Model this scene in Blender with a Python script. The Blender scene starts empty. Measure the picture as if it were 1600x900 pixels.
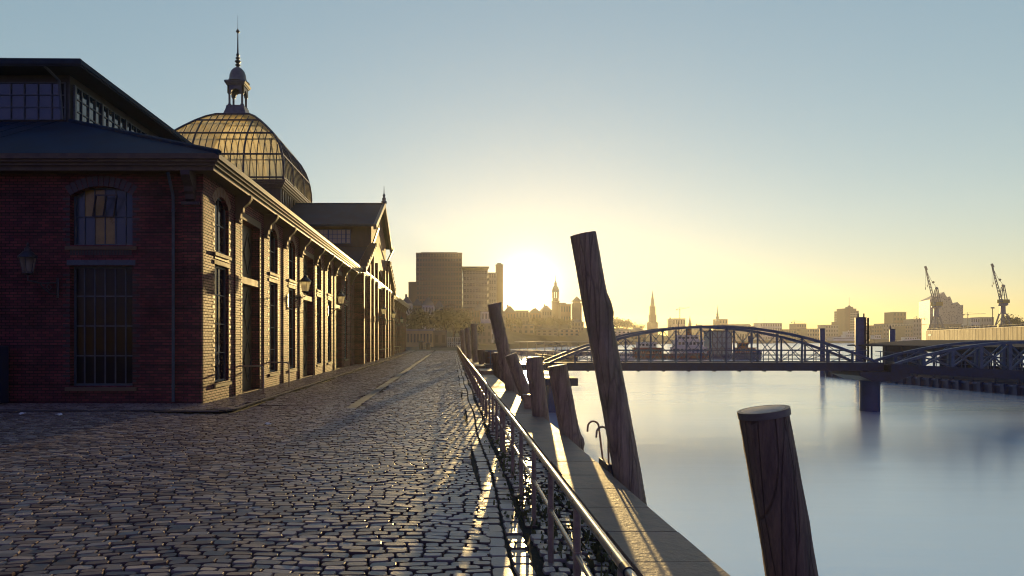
import bpy, bmesh, math, random
import numpy as np
from mathutils import Vector, Matrix
rnd = random.Random(7)
S = bpy.context.scene
COL = S.collection
R = math.radians
F, H, VX, VY = 1066.667, 2.2, 706.0, 530.0          # focal length in photo pixels, eye height, vanishing point
WZ = -2.76                                           # water level
def at(px, py, Y): return ((px-VX)/F*Y, Y, H+(VY-py)/F*Y)

# ------------------------------------------------------------------ mesh helpers
class MB:
    def __init__(s): s.v, s.f = [], []
    def add(s, vs, fs):
        n = len(s.v); s.v += [tuple(p) for p in vs]; s.f += [[i+n for i in f] for f in fs]; return s
    def box(s, x0, x1, y0, y1, z0, z1):
        return s.add([(x0,y0,z0),(x1,y0,z0),(x1,y1,z0),(x0,y1,z0),(x0,y0,z1),(x1,y0,z1),(x1,y1,z1),(x0,y1,z1)],
                     [(0,3,2,1),(4,5,6,7),(0,1,5,4),(1,2,6,5),(2,3,7,6),(3,0,4,7)])
    def quad(s, *p): return s.add(p, [tuple(range(len(p)))])
    def prism(s, pts, vec):
        n = len(pts); v = Vector(vec)
        return s.add([tuple(p) for p in pts]+[tuple(Vector(p)+v) for p in pts],
                     [tuple(range(n-1,-1,-1)), tuple(range(n,2*n))]+[(i,(i+1)%n,(i+1)%n+n,i+n) for i in range(n)])
    def tube(s, pts, r, n=8, ph=0.0, cap=True):
        P = [Vector(p) for p in pts]; m = len(P)
        rs = r if isinstance(r, (list, tuple)) else [r]*m
        vs, nrm = [], None
        for i in range(m):
            t = (P[min(i+1,m-1)]-P[max(i-1,0)]).normalized()
            if nrm is None:
                a = Vector((0,0,1)) if abs(t.z) < .9 else Vector((0,1,0))
                nrm = (a-t*a.dot(t)).normalized()
            else: nrm = (nrm-t*nrm.dot(t)).normalized()
            b = t.cross(nrm)
            for k in range(n):
                an = 2*math.pi*k/n+ph
                vs.append(P[i]+(nrm*math.cos(an)+b*math.sin(an))*rs[i])
        fs = [(i*n+k, i*n+(k+1)%n, (i+1)*n+(k+1)%n, (i+1)*n+k) for i in range(m-1) for k in range(n)]
        if cap: fs += [tuple(range(n-1,-1,-1)), tuple(range((m-1)*n, m*n))]
        return s.add(vs, fs)
    def beam(s, a, b, w): return s.tube([a,b], w*.7071, 4, math.pi/4)
    def lathe(s, c, prof, n=16, ph=0.0):
        vs = [(c[0]+r*math.cos(2*math.pi*k/n+ph), c[1]+r*math.sin(2*math.pi*k/n+ph), c[2]+z) for r,z in prof for k in range(n)]
        m = len(prof)
        fs = [(i*n+k, i*n+(k+1)%n, (i+1)*n+(k+1)%n, (i+1)*n+k) for i in range(m-1) for k in range(n)]
        fs += [tuple(range(n-1,-1,-1)), tuple(range((m-1)*n, m*n))]
        return s.add(vs, fs)
    def wbox(s, P, u0, u1, d0, d1, z0, z1):
        p = [P(u,d,z) for z in (z0,z1) for (u,d) in ((u0,d0),(u1,d0),(u1,d1),(u0,d1))]
        return s.add(p, [(0,3,2,1),(4,5,6,7),(0,1,5,4),(1,2,6,5),(2,3,7,6),(3,0,4,7)])
    def build(s, name, mat, parent=None, smooth=False, bevel=0, fix=True):
        me = bpy.data.meshes.new(name); me.from_pydata(s.v, [], s.f)
        if fix:
            bm = bmesh.new(); bm.from_mesh(me); bmesh.ops.recalc_face_normals(bm, faces=bm.faces); bm.to_mesh(me); bm.free()
        return link(name, me, mat, parent, smooth, bevel)

def link(name, me, mat, parent=None, smooth=False, bevel=0):
    me.materials.append(mat)
    if smooth:
        me.polygons.foreach_set('use_smooth', [True]*len(me.polygons))
        try: me.set_sharp_from_angle(angle=R(40))
        except Exception: pass
    o = bpy.data.objects.new(name, me); COL.objects.link(o)
    if parent:
        o.parent = parent
        top = parent
        while top.parent: top = top.parent
        if parent is top: o.matrix_parent_inverse = Matrix.Translation(-parent.location)
    if bevel:
        b = o.modifiers.new('bevel', 'BEVEL'); b.width = bevel; b.segments = 2; b.limit_method = 'ANGLE'
    return o
def tag(o, label, cat, group=None):
    o['label'] = label; o['category'] = cat
    if group: o['group'] = group
    return o
def thing(name, label, cat, loc=(0,0,0), group=None):
    o = bpy.data.objects.new(name, None); COL.objects.link(o); o.location = loc
    return tag(o, label, cat, group)
def kind(o, k): o['kind'] = k; return o
def dup(root, loc, rz, label, group=None, sc=1.0):
    r = root.copy(); COL.objects.link(r); r.location = loc; r.rotation_euler = (0,0,rz); r.scale = (sc,)*3
    r['label'] = label
    if group: r['group'] = group
    for ch in list(root.children):
        c = ch.copy(); COL.objects.link(c); c.parent = r
        for g in list(ch.children):
            d = g.copy(); COL.objects.link(d); d.parent = c
    return r

# ------------------------------------------------------------------ materials
def nodes(name):
    m = bpy.data.materials.new(name); m.use_nodes = True
    nt = m.node_tree; return m, nt, nt.nodes['Principled BSDF']
def nd(nt, t, **kw):
    n = nt.nodes.new(t)
    for k, v in kw.items(): setattr(n, k, v)
    return n
def mathn(nt, op, a, b=None):
    n = nd(nt, 'ShaderNodeMath', operation=op)
    for i, x in enumerate((a, b)):
        if x is None: continue
        if isinstance(x, (int, float)): n.inputs[i].default_value = x
        else: nt.links.new(x, n.inputs[i])
    return n.outputs[0]
def ramp(nt, fac, stops):
    r = nd(nt, 'ShaderNodeValToRGB'); e = r.color_ramp.elements
    while len(e) < len(stops): e.new(.5)
    for el, (p, c) in zip(e, stops): el.position = p; el.color = (*c, 1)
    nt.links.new(fac, r.inputs[0]); return r.outputs[0]
def coords(nt, scale=(1,1,1)):
    tc = nd(nt, 'ShaderNodeTexCoord'); mp = nd(nt, 'ShaderNodeMapping'); mp.inputs['Scale'].default_value = scale
    nt.links.new(tc.outputs['Object'], mp.inputs[0]); return mp.outputs[0]
def noise(nt, vec, scale, detail=4, rough=.6):
    n = nd(nt, 'ShaderNodeTexNoise'); n.inputs['Scale'].default_value = scale; n.inputs['Detail'].default_value = detail
    n.inputs['Roughness'].default_value = rough; nt.links.new(vec, n.inputs['Vector']); return n.outputs['Fac']
def bumpn(nt, h, strength, dist, bs):
    b = nd(nt, 'ShaderNodeBump'); b.inputs['Strength'].default_value = strength; b.inputs['Distance'].default_value = dist
    nt.links.new(h, b.inputs['Height']); nt.links.new(b.outputs[0], bs.inputs['Normal']); return b
def M(name, col, rough=.6, metal=0.0, spec=.5, col2=None, scale=4, stretch=(1,1,1), bump=0.0, bdist=.02, rvar=.15):
    m, nt, bs = nodes(name)
    bs.inputs['Metallic'].default_value = metal; bs.inputs['Specular IOR Level'].default_value = spec
    v = coords(nt, stretch); n = noise(nt, v, scale, 6, .62)
    c2 = col2 or tuple(c*.6 for c in col)
    nt.links.new(ramp(nt, n, [(.32, c2), (.66, col)]), bs.inputs['Base Color'])
    mr = nd(nt, 'ShaderNodeMapRange'); mr.inputs[3].default_value = max(.02, rough-rvar); mr.inputs[4].default_value = min(1, rough+rvar)
    nt.links.new(n, mr.inputs[0]); nt.links.new(mr.outputs[0], bs.inputs['Roughness'])
    if bump: bumpn(nt, noise(nt, v, scale*5, 5, .65), bump, bdist, bs)
    return m

def brick_mat(name, c1, c2, mortar, band):
    m, nt, bs = nodes(name)
    tc = nd(nt, 'ShaderNodeTexCoord'); sp = nd(nt, 'ShaderNodeSeparateXYZ'); nt.links.new(tc.outputs['Object'], sp.inputs[0])
    u = mathn(nt, 'ADD', sp.outputs[0], sp.outputs[1]); cb = nd(nt, 'ShaderNodeCombineXYZ')
    nt.links.new(u, cb.inputs[0]); nt.links.new(sp.outputs[2], cb.inputs[1])
    b = nd(nt, 'ShaderNodeTexBrick'); nt.links.new(cb.outputs[0], b.inputs['Vector'])
    for k, v in {'Scale':1.0,'Brick Width':.27,'Row Height':.095,'Mortar Size':.014,'Mortar Smooth':.2,'Bias':-.1}.items(): b.inputs[k].default_value = v
    b.inputs['Color1'].default_value = (*c1,1); b.inputs['Color2'].default_value = (*c2,1); b.inputs['Mortar'].default_value = (*mortar,1)
    n = noise(nt, coords(nt), .9, 6, .65)
    mx = nd(nt, 'ShaderNodeMix', data_type='RGBA', blend_type='MULTIPLY'); mx.inputs['Factor'].default_value = 1
    nt.links.new(b.outputs['Color'], mx.inputs['A']); nt.links.new(ramp(nt, n, [(.25,(.42,.4,.42)),(.5,(.9,.88,.9)),(.75,(1.3,1.2,1.1))]), mx.inputs['B'])
    out = mx.outputs['Result']
    if band:
        fr = mathn(nt, 'FRACT', mathn(nt, 'DIVIDE', sp.outputs[2], .64)); lt = mathn(nt, 'LESS_THAN', fr, .13)
        m2 = nd(nt, 'ShaderNodeMix', data_type='RGBA'); nt.links.new(mathn(nt, 'MULTIPLY', lt, .5), m2.inputs['Factor'])
        nt.links.new(out, m2.inputs['A']); m2.inputs['B'].default_value = (.02,.014,.016,1); out = m2.outputs['Result']
    nt.links.new(out, bs.inputs['Base Color'])
    bs.inputs['Roughness'].default_value = .64; nt.links.new(mathn(nt, 'MULTIPLY', mathn(nt, 'SUBTRACT', 1.0, b.outputs['Fac']), mathn(nt, 'MULTIPLY', noise(nt, coords(nt), 3.5, 5), .52)), bs.inputs['Specular IOR Level'])
    h = mathn(nt, 'SUBTRACT', mathn(nt, 'MULTIPLY', noise(nt, coords(nt), 25, 3), .25), b.outputs['Fac'])
    bumpn(nt, h, 1.0, .022, bs)
    return m

def island_mat(name, stops, rough, rvar, bump=.35, spec=.5):
    m, nt, bs = nodes(name); bs.inputs['Specular IOR Level'].default_value = spec
    g = nd(nt, 'ShaderNodeNewGeometry'); v = coords(nt)
    a = mathn(nt, 'ADD', mathn(nt, 'MULTIPLY', g.outputs['Random Per Island'], .6), mathn(nt, 'MULTIPLY', noise(nt, v, 1.3, 5), .4))
    nt.links.new(ramp(nt, a, stops), bs.inputs['Base Color'])
    n2 = noise(nt, v, 30, 5, .7)
    mr = nd(nt, 'ShaderNodeMapRange'); mr.inputs[3].default_value = rough-rvar; mr.inputs[4].default_value = rough+rvar
    nt.links.new(mathn(nt, 'ADD', mathn(nt, 'MULTIPLY', n2, .5), mathn(nt, 'MULTIPLY', g.outputs['Random Per Island'], .5)), mr.inputs[0])
    sz = nd(nt, 'ShaderNodeSeparateXYZ'); nt.links.new(g.outputs['True Normal'], sz.inputs[0])          # broken sides are rough, worn tops are not
    tp = nd(nt, 'ShaderNodeMapRange'); tp.inputs[1].default_value = .80; tp.inputs[2].default_value = .97; tp.inputs[3].default_value = 1; tp.inputs[4].default_value = 0
    nt.links.new(sz.outputs[2], tp.inputs[0]); nt.links.new(mathn(nt, 'MAXIMUM', mr.outputs[0], tp.outputs[0]), bs.inputs['Roughness'])
    nt.links.new(mathn(nt, 'MULTIPLY', mathn(nt, 'SUBTRACT', 1.0, tp.outputs[0]), spec), bs.inputs['Specular IOR Level'])
    if bump: bumpn(nt, n2, bump, .012, bs)
    return m

def glass_mat(name, col, rough=.06, spec=.8):
    m, nt, bs = nodes(name); bs.inputs['Base Color'].default_value = (*col,1)
    bs.inputs['Roughness'].default_value = rough; bs.inputs['Specular IOR Level'].default_value = spec
    bumpn(nt, noise(nt, coords(nt), 1.7, 2), .12, .03, bs); return m

BRICK = brick_mat('red_brick', (.20,.042,.05), (.085,.02,.03), (.06,.04,.036), True)
TRIM = M('brick_trim', (.22,.10,.06), .55, spec=.25, col2=(.14,.06,.045), scale=6, bump=.4)
SHADETRIM = M('shade_painted_brick', (.035,.017,.025), .4, col2=(.018,.01,.016), scale=8)  # end wall trim, shade of the recesses put into its brick colour
STONE = M('sandstone_trim', (.17,.115,.07), .65, spec=.15, col2=(.13,.095,.065), scale=3, bump=.3)
ROOF = M('roof_sheet', (.018,.042,.072), .75, spec=.1, col2=(.010,.022,.04), scale=1.2, stretch=(1,.3,1), bump=.15)
IRON = M('painted_iron', (.03,.034,.042), .42, col2=(.016,.018,.024), scale=5)
FRAME = M('window_frame_paint', (.06,.09,.12), .45, scale=5)
WOODD = M('door_wood', (.055,.033,.02), .45, col2=(.03,.018,.012), scale=3, stretch=(1,1,.2))
PANE = glass_mat('dark_window_glass', (.005,.006,.012), .06, .2)
UPANE = glass_mat('bluish_window_glass', (.035,.06,.085), .1, .5)
CPANE = glass_mat('clerestory_glass', (.02,.035,.05), .05, 1.0)
WARM = M('glow_painted_glass', (.36,.24,.06), .3, col2=(.2,.13,.035), scale=2)  # glow of light behind the glass, put into an amber base colour
LEAD = M('lead_sheet', (.13,.15,.155), .45, col2=(.075,.09,.095), scale=2.5, bump=.15)
CORN = M('cornice_paint', (.13,.095,.06), .45, spec=.3, col2=(.075,.057,.04), scale=3)
COBBLE = island_mat('granite_setts', [(.15,(.11,.074,.062)),(.5,(.19,.14,.115)),(.85,(.37,.295,.235))], .39, .12, .35, .85)
SLABS = island_mat('smooth_slabs', [(.2,(.085,.07,.06)),(.8,(.14,.12,.10))], .6, .1, spec=.35)
KERB = island_mat('kerb_granite', [(.2,(.08,.07,.063)),(.8,(.14,.125,.11))], .75, .1, spec=.15)
SOIL = M('joint_soil', (.026,.021,.015), .9, col2=(.014,.013,.009), scale=3, spec=.2, bump=.4)
EARTH = M('river_land', (.09,.08,.06), .9, scale=.02, spec=.2)
COPING = M('coping_concrete', (.27,.18,.115), .55, col2=(.12,.082,.055), scale=2.6, bump=.8, bdist=.014)
WALLF = M('quay_wall_stone', (.09,.075,.06), .8, scale=2, bump=.4)
STEEL = M('galvanised_steel', (.42,.39,.36), .30, metal=.85, col2=(.30,.26,.22), scale=9)
POST = M('weathered_steel', (.40,.29,.20), .5, metal=.1, col2=(.22,.155,.11), scale=9)
BRIDGE = M('bridge_paint', (.09,.14,.20), .5, col2=(.055,.09,.135), scale=3)
DECKM = M('bridge_girder', (.014,.03,.075), .5, col2=(.018,.022,.032), scale=3)
GUIDE = M('guide_pile_blue', (.02,.07,.21), .4, col2=(.015,.045,.15), scale=2)
CONC = M('pier_concrete', (.025,.07,.19), .6, col2=(.016,.045,.13), scale=1.5)
PONT = M('pontoon_steel', (.012,.042,.13), .6, col2=(.007,.025,.085), scale=1.5)
def wood_mat(name, c1, c2, green):
    m, nt, bs = nodes(name); v = coords(nt, (1,1,.11))
    n = noise(nt, v, 11, 7, .7); n2 = noise(nt, coords(nt), 1.4, 4)
    mx = nd(nt, 'ShaderNodeMix', data_type='RGBA'); nt.links.new(ramp(nt, n2, [(.5,(0,0,0)),(.72,(1,1,1))]), mx.inputs['Factor'])
    nt.links.new(ramp(nt, n, [(.3,c2),(.62,c1)]), mx.inputs['A']); mx.inputs['B'].default_value = (*green,1)
    nt.links.new(mx.outputs['Result'], bs.inputs['Base Color'])
    bs.inputs['Roughness'].default_value = .72; bs.inputs['Specular IOR Level'].default_value = .35
    h = mathn(nt, 'ADD', n, mathn(nt, 'MULTIPLY', noise(nt, coords(nt,(1,1,.03)), 26, 3, .5), .8))
    vo = nd(nt, 'ShaderNodeTexVoronoi', feature='DISTANCE_TO_EDGE'); vo.inputs['Scale'].default_value = 9.0; nt.links.new(coords(nt, (1,1,.07)), vo.inputs['Vector'])
    ck = nd(nt, 'ShaderNodeMapRange'); ck.inputs[2].default_value = .05; nt.links.new(vo.outputs['Distance'], ck.inputs[0])
    bumpn(nt, mathn(nt, 'ADD', h, mathn(nt, 'MULTIPLY', ck.outputs[0], .6)), 1.0, .035, bs)
    mk = nd(nt, 'ShaderNodeMix', data_type='RGBA', blend_type='MULTIPLY'); mk.inputs['Factor'].default_value = .25; nt.links.new(mx.outputs['Result'], mk.inputs['A']); nt.links.new(ck.outputs[0], mk.inputs['B'])
    nt.links.new(mk.outputs['Result'], bs.inputs['Base Color']); return m
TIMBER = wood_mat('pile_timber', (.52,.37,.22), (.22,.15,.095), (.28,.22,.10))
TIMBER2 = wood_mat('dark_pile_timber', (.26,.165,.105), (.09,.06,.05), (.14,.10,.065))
ENDWOOD = M('pile_end_grain', (.62,.5,.35), .6, col2=(.4,.32,.22), scale=9)
RUSTY = M('rusty_band', (.22,.18,.14), .55, metal=.2, scale=7)

# ------------------------------------------------------------------ world, sun, camera
SUN = Vector((.1116, 1, .0752)).normalized()
w = bpy.data.worlds.new("World"); S.world = w; w.use_nodes = True
nt = w.node_tree; bg = nt.nodes['Background']
sky = nd(nt, 'ShaderNodeTexSky'); sky.sky_type = 'NISHITA'; sky.sun_disc = False
sky.sun_elevation = math.asin(SUN.z); sky.sun_rotation = math.atan2(SUN.x, SUN.y)
sky.air_density = 1.0; sky.dust_density = .04; sky.ozone_density = 1.7
tc = nd(nt, 'ShaderNodeTexCoord')
dt = nd(nt, 'ShaderNodeVectorMath', operation='DOT_PRODUCT'); nrm = nd(nt, 'ShaderNodeVectorMath', operation='NORMALIZE')
nt.links.new(tc.outputs['Generated'], nrm.inputs[0]); nt.links.new(nrm.outputs[0], dt.inputs[0]); dt.inputs[1].default_value = SUN
ang = mathn(nt, 'ARCCOSINE', mathn(nt, 'MINIMUM', dt.outputs['Value'], .999999))
def lobe(width, col):
    e = mathn(nt, 'EXPONENT', mathn(nt, 'MULTIPLY', mathn(nt, 'DIVIDE', ang, width), -1.0))
    mx = nd(nt, 'ShaderNodeVectorMath', operation='SCALE'); mx.inputs[0].default_value = col; nt.links.new(e, mx.inputs['Scale']); return mx.outputs[0]
def addv(a, b):
    n = nd(nt, 'ShaderNodeVectorMath', operation='ADD'); nt.links.new(a, n.inputs[0]); nt.links.new(b, n.inputs[1]); return n.outputs[0]
glow = addv(lobe(.016, (60,50,30)), lobe(.065, (.35,.27,.12)))
mrk = nd(nt, 'ShaderNodeMapRange'); mrk.interpolation_type = 'SMOOTHSTEP'; mrk.inputs[1].default_value = -.35; mrk.inputs[2].default_value = .55
nt.links.new(dt.outputs['Value'], mrk.inputs[0])
tint = nd(nt, 'ShaderNodeMix', data_type='RGBA'); nt.links.new(mrk.outputs[0], tint.inputs['Factor']); tint.inputs['A'].default_value = (.34,.27,.66,1); tint.inputs['B'].default_value = (1.02,.945,.90,1)
mulv = nd(nt, 'ShaderNodeVectorMath', operation='MULTIPLY'); pre = nd(nt, 'ShaderNodeVectorMath', operation='SCALE'); nt.links.new(sky.outputs[0], pre.inputs[0]); pre.inputs['Scale'].default_value = .15
gam = nd(nt, 'ShaderNodeGamma'); nt.links.new(pre.outputs[0], gam.inputs[0]); gam.inputs[1].default_value = .44
hsv = nd(nt, 'ShaderNodeHueSaturation'); nt.links.new(gam.outputs[0], hsv.inputs['Color']); hsv.inputs['Saturation'].default_value = 1.58
post = nd(nt, 'ShaderNodeVectorMath', operation='SCALE'); nt.links.new(hsv.outputs[0], post.inputs[0]); post.inputs['Scale'].default_value = .72/.15
nt.links.new(post.outputs[0], mulv.inputs[0]); nt.links.new(tint.outputs['Result'], mulv.inputs[1])
nt.links.new(addv(mulv.outputs[0], glow), bg.inputs[0]); bg.inputs[1].default_value = .15
ld = bpy.data.lights.new('sun', 'SUN'); ld.energy = 5.0; ld.angle = R(.5); ld.color = (1, .68, .26)
lo = bpy.data.objects.new('sun', ld); COL.objects.link(lo); lo.rotation_euler = SUN.to_track_quat('Z', 'Y').to_euler(); lo.location = SUN*200
cd = bpy.data.cameras.new('camera'); co = bpy.data.objects.new('camera', cd); COL.objects.link(co); S.camera = co
co.location = (0,0,H); co.rotation_euler = (math.pi/2,0,0); cd.sensor_width = 36; cd.lens = 24
cd.shift_x = 94/1600; cd.shift_y = 80/1600; cd.clip_start = .05; cd.clip_end = 20000
vs_ = S.view_settings; vs_.view_transform = 'Standard'; vs_.look = 'None'; vs_.gamma = 1; vs_.use_curve_mapping = False; vs_.exposure = .35
S.render.engine = 'CYCLES'; cy = S.cycles; cy.use_denoising = True; cy.max_bounces = 7; cy.volume_bounces = 1
cy.caustics_reflective = False; cy.caustics_refractive = False; cy.sample_clamp_indirect = 6; cy.use_adaptive_sampling = True; cy.filter_width = 1.1
try: cy.denoising_input_passes = 'RGB_ALBEDO_NORMAL'
except Exception: pass

# ------------------------------------------------------------------ ground, cobbles, kerbs, water
shore = [(2.36,-60),(2.36,225),(22,330),(60,430),(150,600),(330,900),(3000,900),(3000,3000),(-3000,3000),(-3000,-60)]
g = MB(); g.prism([(x,y,-8) for x,y in shore], (0,0,7.945)); kind(g.build('ground', EARTH), 'structure')
g = MB(); g.quad((-17,-2,-.045),(1.7,-2,-.045),(1.7,200,-.045),(-17,200,-.045))
g.quad((-60,-2,-.045),(-17.01,-2,-.045),(-17.01,23,-.045),(-60,23,-.045)); kind(g.build('road_bed', SOIL), 'structure')

def stone_mesh(name, arr, mat, near):
    a = np.array(arr, dtype=np.float64)     # cx cy hx hy z rot tiltx tilty
    ring = np.array([(1,.62),(.74,1),(-.74,1),(-1,.62),(-1,-.62),(-.74,-1),(.74,-1),(1,-.62)])
    if near: lay = [(1.0,-.07),(1.0,-.014),(.965,-.004),(.91,.0)]
    else: lay = [(1.0,-.05),(1.0,-.012),(.93,0.0)]
    T = np.concatenate([np.c_[ring*s, np.full(8,z)] for s,z in lay]); k = len(T); n = len(a)
    rs = np.random.RandomState(3)
    jit = 1+rs.uniform(-.07,.07,(n,8,1)); jit = np.tile(jit, (1,len(lay),1))
    P = np.repeat(T[None], n, 0); P[:,:,:2] *= jit
    P[:,:,0] *= a[:,2,None]; P[:,:,1] *= a[:,3,None]
    P[:,:,2] += a[:,4,None]+P[:,:,0]*a[:,6,None]+P[:,:,1]*a[:,7,None]
    c, s = np.cos(a[:,5]), np.sin(a[:,5])
    X = P[:,:,0]*c[:,None]-P[:,:,1]*s[:,None]+a[:,0,None]; Y = P[:,:,0]*s[:,None]+P[:,:,1]*c[:,None]+a[:,1,None]
    V = np.stack([X,Y,P[:,:,2]],2).reshape(-1,3)
    fs = []
    for l in range(len(lay)-1):
        for i in range(8): fs.append([l*8+i,l*8+(i+1)%8,(l+1)*8+(i+1)%8,(l+1)*8+i])
    L0 = (len(lay)-1)*8
    loops = np.array([i for f in fs for i in f]+[L0+i for i in range(8)]); tot = np.array([4]*len(fs)+[8])
    me = bpy.data.meshes.new(name); nl = len(loops)
    me.vertices.add(n*k); me.vertices.foreach_set('co', V.ravel())
    me.loops.add(n*nl); me.loops.foreach_set('vertex_index', (loops[None]+np.arange(n)[:,None]*k).ravel())
    me.polygons.add(n*len(tot)); tt = np.tile(tot, n); st = np.concatenate([[0],np.cumsum(tt)[:-1]])
    me.polygons.foreach_set('loop_start', st); me.polygons.foreach_set('loop_total', tt)
    me.polygons.foreach_set('use_smooth', [False]*(n*len(tot))); me.update(); me.validate()
    return link(name, me, mat)
def stone(cx, cy, hx, hy, z=0, rot=0, tilt=.028):
    return (cx, cy, hx, hy, z+rnd.uniform(-.009,.006), rot+rnd.uniform(-.05,.05), rnd.gauss(0,tilt), rnd.gauss(0,tilt))
def warp(x, y):
    dy = .07*math.sin(.55*x+.23*y)+.05*math.sin(1.3*x-.4*y+1)+.035*math.sin(2.3*x+1.1*y)
    if x < -3.5 and y < 23: dy += .55*math.sin(.5*(x+3.5))*min(1,(-3.5-x)/4)
    return x+.05*math.sin(.9*y), y+dy
near, far = [], []
y = 2.2
while y < 132:
    d = rnd.uniform(.105,.135); ym = y+d/2
    xl = -.66*y-4.5 if y < 20.5 else -6.66
    x = xl+rnd.uniform(0,.2); xr = .36
    while x < xr:
        L = rnd.uniform(.16,.30); L = min(L, xr-x+.05)
        cx = x+L/2
        if L > .07 and not (ym > 21.7 and -3.45 < cx < -3.0):
            wx, wy = warp(cx, ym); slope = (warp(cx+.1, ym)[1]-warp(cx-.1, ym)[1])/.2
            (near if y < 34 else far).append(stone(wx, wy, L/2-.009, d/2-.007, .02*math.sin(.8*cx)*math.sin(.5*ym), math.atan(slope)))
        x += L
    y += d
for x0, x1 in ((.40,.62),(.63,.84)):                   # two gutter courses laid lengthwise
    y = 2.2
    while y < 132:
        L = rnd.uniform(.2,.36)
        (near if y < 34 else far).append(stone((x0+x1)/2+.03*math.sin(.7*y), y+L/2, (x1-x0)/2-.01, L/2-.012, -.012)); y += L
y = 2.2
while y < 132:                                          # between gutter and coping
    d = rnd.uniform(.15,.2); x = .86+rnd.uniform(0,.06)
    while x < 1.6:
        L = min(rnd.uniform(.14,.27), 1.66-x)
        if L > .08 and rnd.random() > .06: (near if y < 34 else far).append(stone(x+L/2, y+d/2, L/2-.016, d/2-.014, -.01, 0, .06))
        x += L
    y += d
kind(stone_mesh('cobbled_promenade', near+far[:0], COBBLE, True), 'structure')
kind(stone_mesh('cobbled_promenade_beyond', far, COBBLE, False), 'structure')
st = []; y = 21.7
while y < 110:
    L = rnd.uniform(.7,1.1); st.append(stone(-3.22, y+L/2, .19, L/2-.008, .004, 0, .008)); y += L
kind(stone_mesh('drain_strip', st, SLABS, False), 'structure')
pv = []
y = 23.0
while y < 130:
    x = -8.33 + rnd.uniform(0,.1)
    while x < -6.85:
        L = rnd.uniform(.16,.26); 
        if x+L < -6.78: pv.append(stone(x+L/2, y+.075, L/2-.008, .067, .048, 0, .02))
        x += L
    y += .15
y = 20.72
while y < 22.95:
    x = -24
    while x < -6.9:
        L = rnd.uniform(.16,.26)
        if x+L < -6.8 and not (x > -7.6 and y < 21.2): pv.append(stone(x+L/2, y+.075, L/2-.008, .067, .048, 0, .02))
        x += L
    y += .15
kind(stone_mesh('pavement', pv, COBBLE, False), 'structure')
g = MB(); g.box(-60,-6.82,20.70,23,-.04,.02); g.box(-8.37,-6.82,23.001,130,-.04,.02); kind(g.build('pavement_bed', SOIL), 'structure')
ks = []
x = -24
while x < -7.3: ks.append(stone(x+.5, 20.62, .495, .075, .06, 0, .004)); x += 1.0
for k in range(4):
    a = (k+.5)/4*math.pi/2; ks.append(stone(-7.3+.56*math.sin(a), 21.18-.56*math.cos(a), .115, .075, .06, a, .004))
y = 21.2
while y < 128: ks.append(stone(-6.74, y+.5, .075, .495, .06, 0, .004)); y += 1.0
kind(stone_mesh('kerb', ks, KERB, False), 'structure')

m, nt, bs = nodes('river_water')
bs.inputs['Base Color'].default_value = (.80,.88,.90,1); bs.inputs['Metallic'].default_value = .5; bs.inputs['Roughness'].default_value = .16; bs.inputs['IOR'].default_value = 1.33
bs.inputs['Specular IOR Level'].default_value = .9
v = coords(nt, (.10,.5,1)); v2 = coords(nt, (.03,.10,1))
nz = mathn(nt, 'ADD', noise(nt, v, 1.6, 3, .5), mathn(nt, 'MULTIPLY', noise(nt, v2, 1.0, 3, .5), 2.0)); bumpn(nt, nz, .15, .10, bs)
mr = nd(nt, 'ShaderNodeMapRange'); mr.inputs[3].default_value = .17; mr.inputs[4].default_value = .27
nt.links.new(noise(nt, coords(nt,(.02,.08,1)), 1.0, 3), mr.inputs[0]); nt.links.new(mr.outputs[0], bs.inputs['Roughness'])
WATER = m
g = MB(); g.quad((-50,-100,WZ),(3000,-100,WZ),(3000,2900,WZ),(-50,2900,WZ)); kind(g.build('water', WATER), 'structure')

# quay wall
qw = thing('quay_wall', 'stone quay wall with a broad pale coping of long slabs along the water', 'quay wall', (2.0,5,-3))
g = MB(); y = 1.0
while y < 225:
    L = rnd.uniform(.85,1.25) if y < 60 else 3.0
    dz = rnd.uniform(-.004,.004); dx = rnd.uniform(-.012,.012)
    up = .22 if 39 < y < 41.5 or 46.5 < y < 49 else 0
    g.box(1.66+dx, 2.42+dx, y, y+L-.009, -.25, .15+dz+up); y += L
g.build('coping', COPING, qw, bevel=.007)
g = MB(); g.box(1.70,2.365,-20,225,-6,-.256); g.build('wall_face', WALLF, qw)

# weeds between the railing and the coping
g = MB()
for cx, cy, sx, sy, n in ((1.25,9.6,.22,.5,420),(1.15,8.6,.2,.5,420),(1.45,7.1,.18,.4,300),(1.58,6.3,.1,.6,420),(1.5,5.6,.12,.3,300),(1.05,11.6,.12,.7,240),
                          (1.2,7.7,.15,.3,160),(1.0,13.5,.1,1,160),(1.62,9,.04,2.5,300),(.95,17,.1,3,160),(1.3,5.0,.2,.4,160)):
    for i in range(int(n*.38)):
        x, y = rnd.gauss(cx,sx), rnd.gauss(cy,sy)
        if not (.5 < x < 1.66): continue
        h = abs(rnd.gauss(.02,.03))+.012; a = rnd.uniform(0,6.28); r_ = rnd.uniform(.012,.03); c, s_ = math.cos(a)*r_, math.sin(a)*r_
        t = rnd.uniform(-.5,.5)*h; z = rnd.uniform(-.02,.01)
        g.quad((x-c,y-s_,z),(x+c,y+s_,z),(x+c*.7+t,y+s_*.7+t,z+h),(x-c*.7+t,y-s_*.7+t,z+h*.9))
kind(g.build('weeds', M('weed_leaves', (.14,.15,.035), .7, col2=(.07,.07,.02), scale=8), fix=False), 'stuff')

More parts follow.
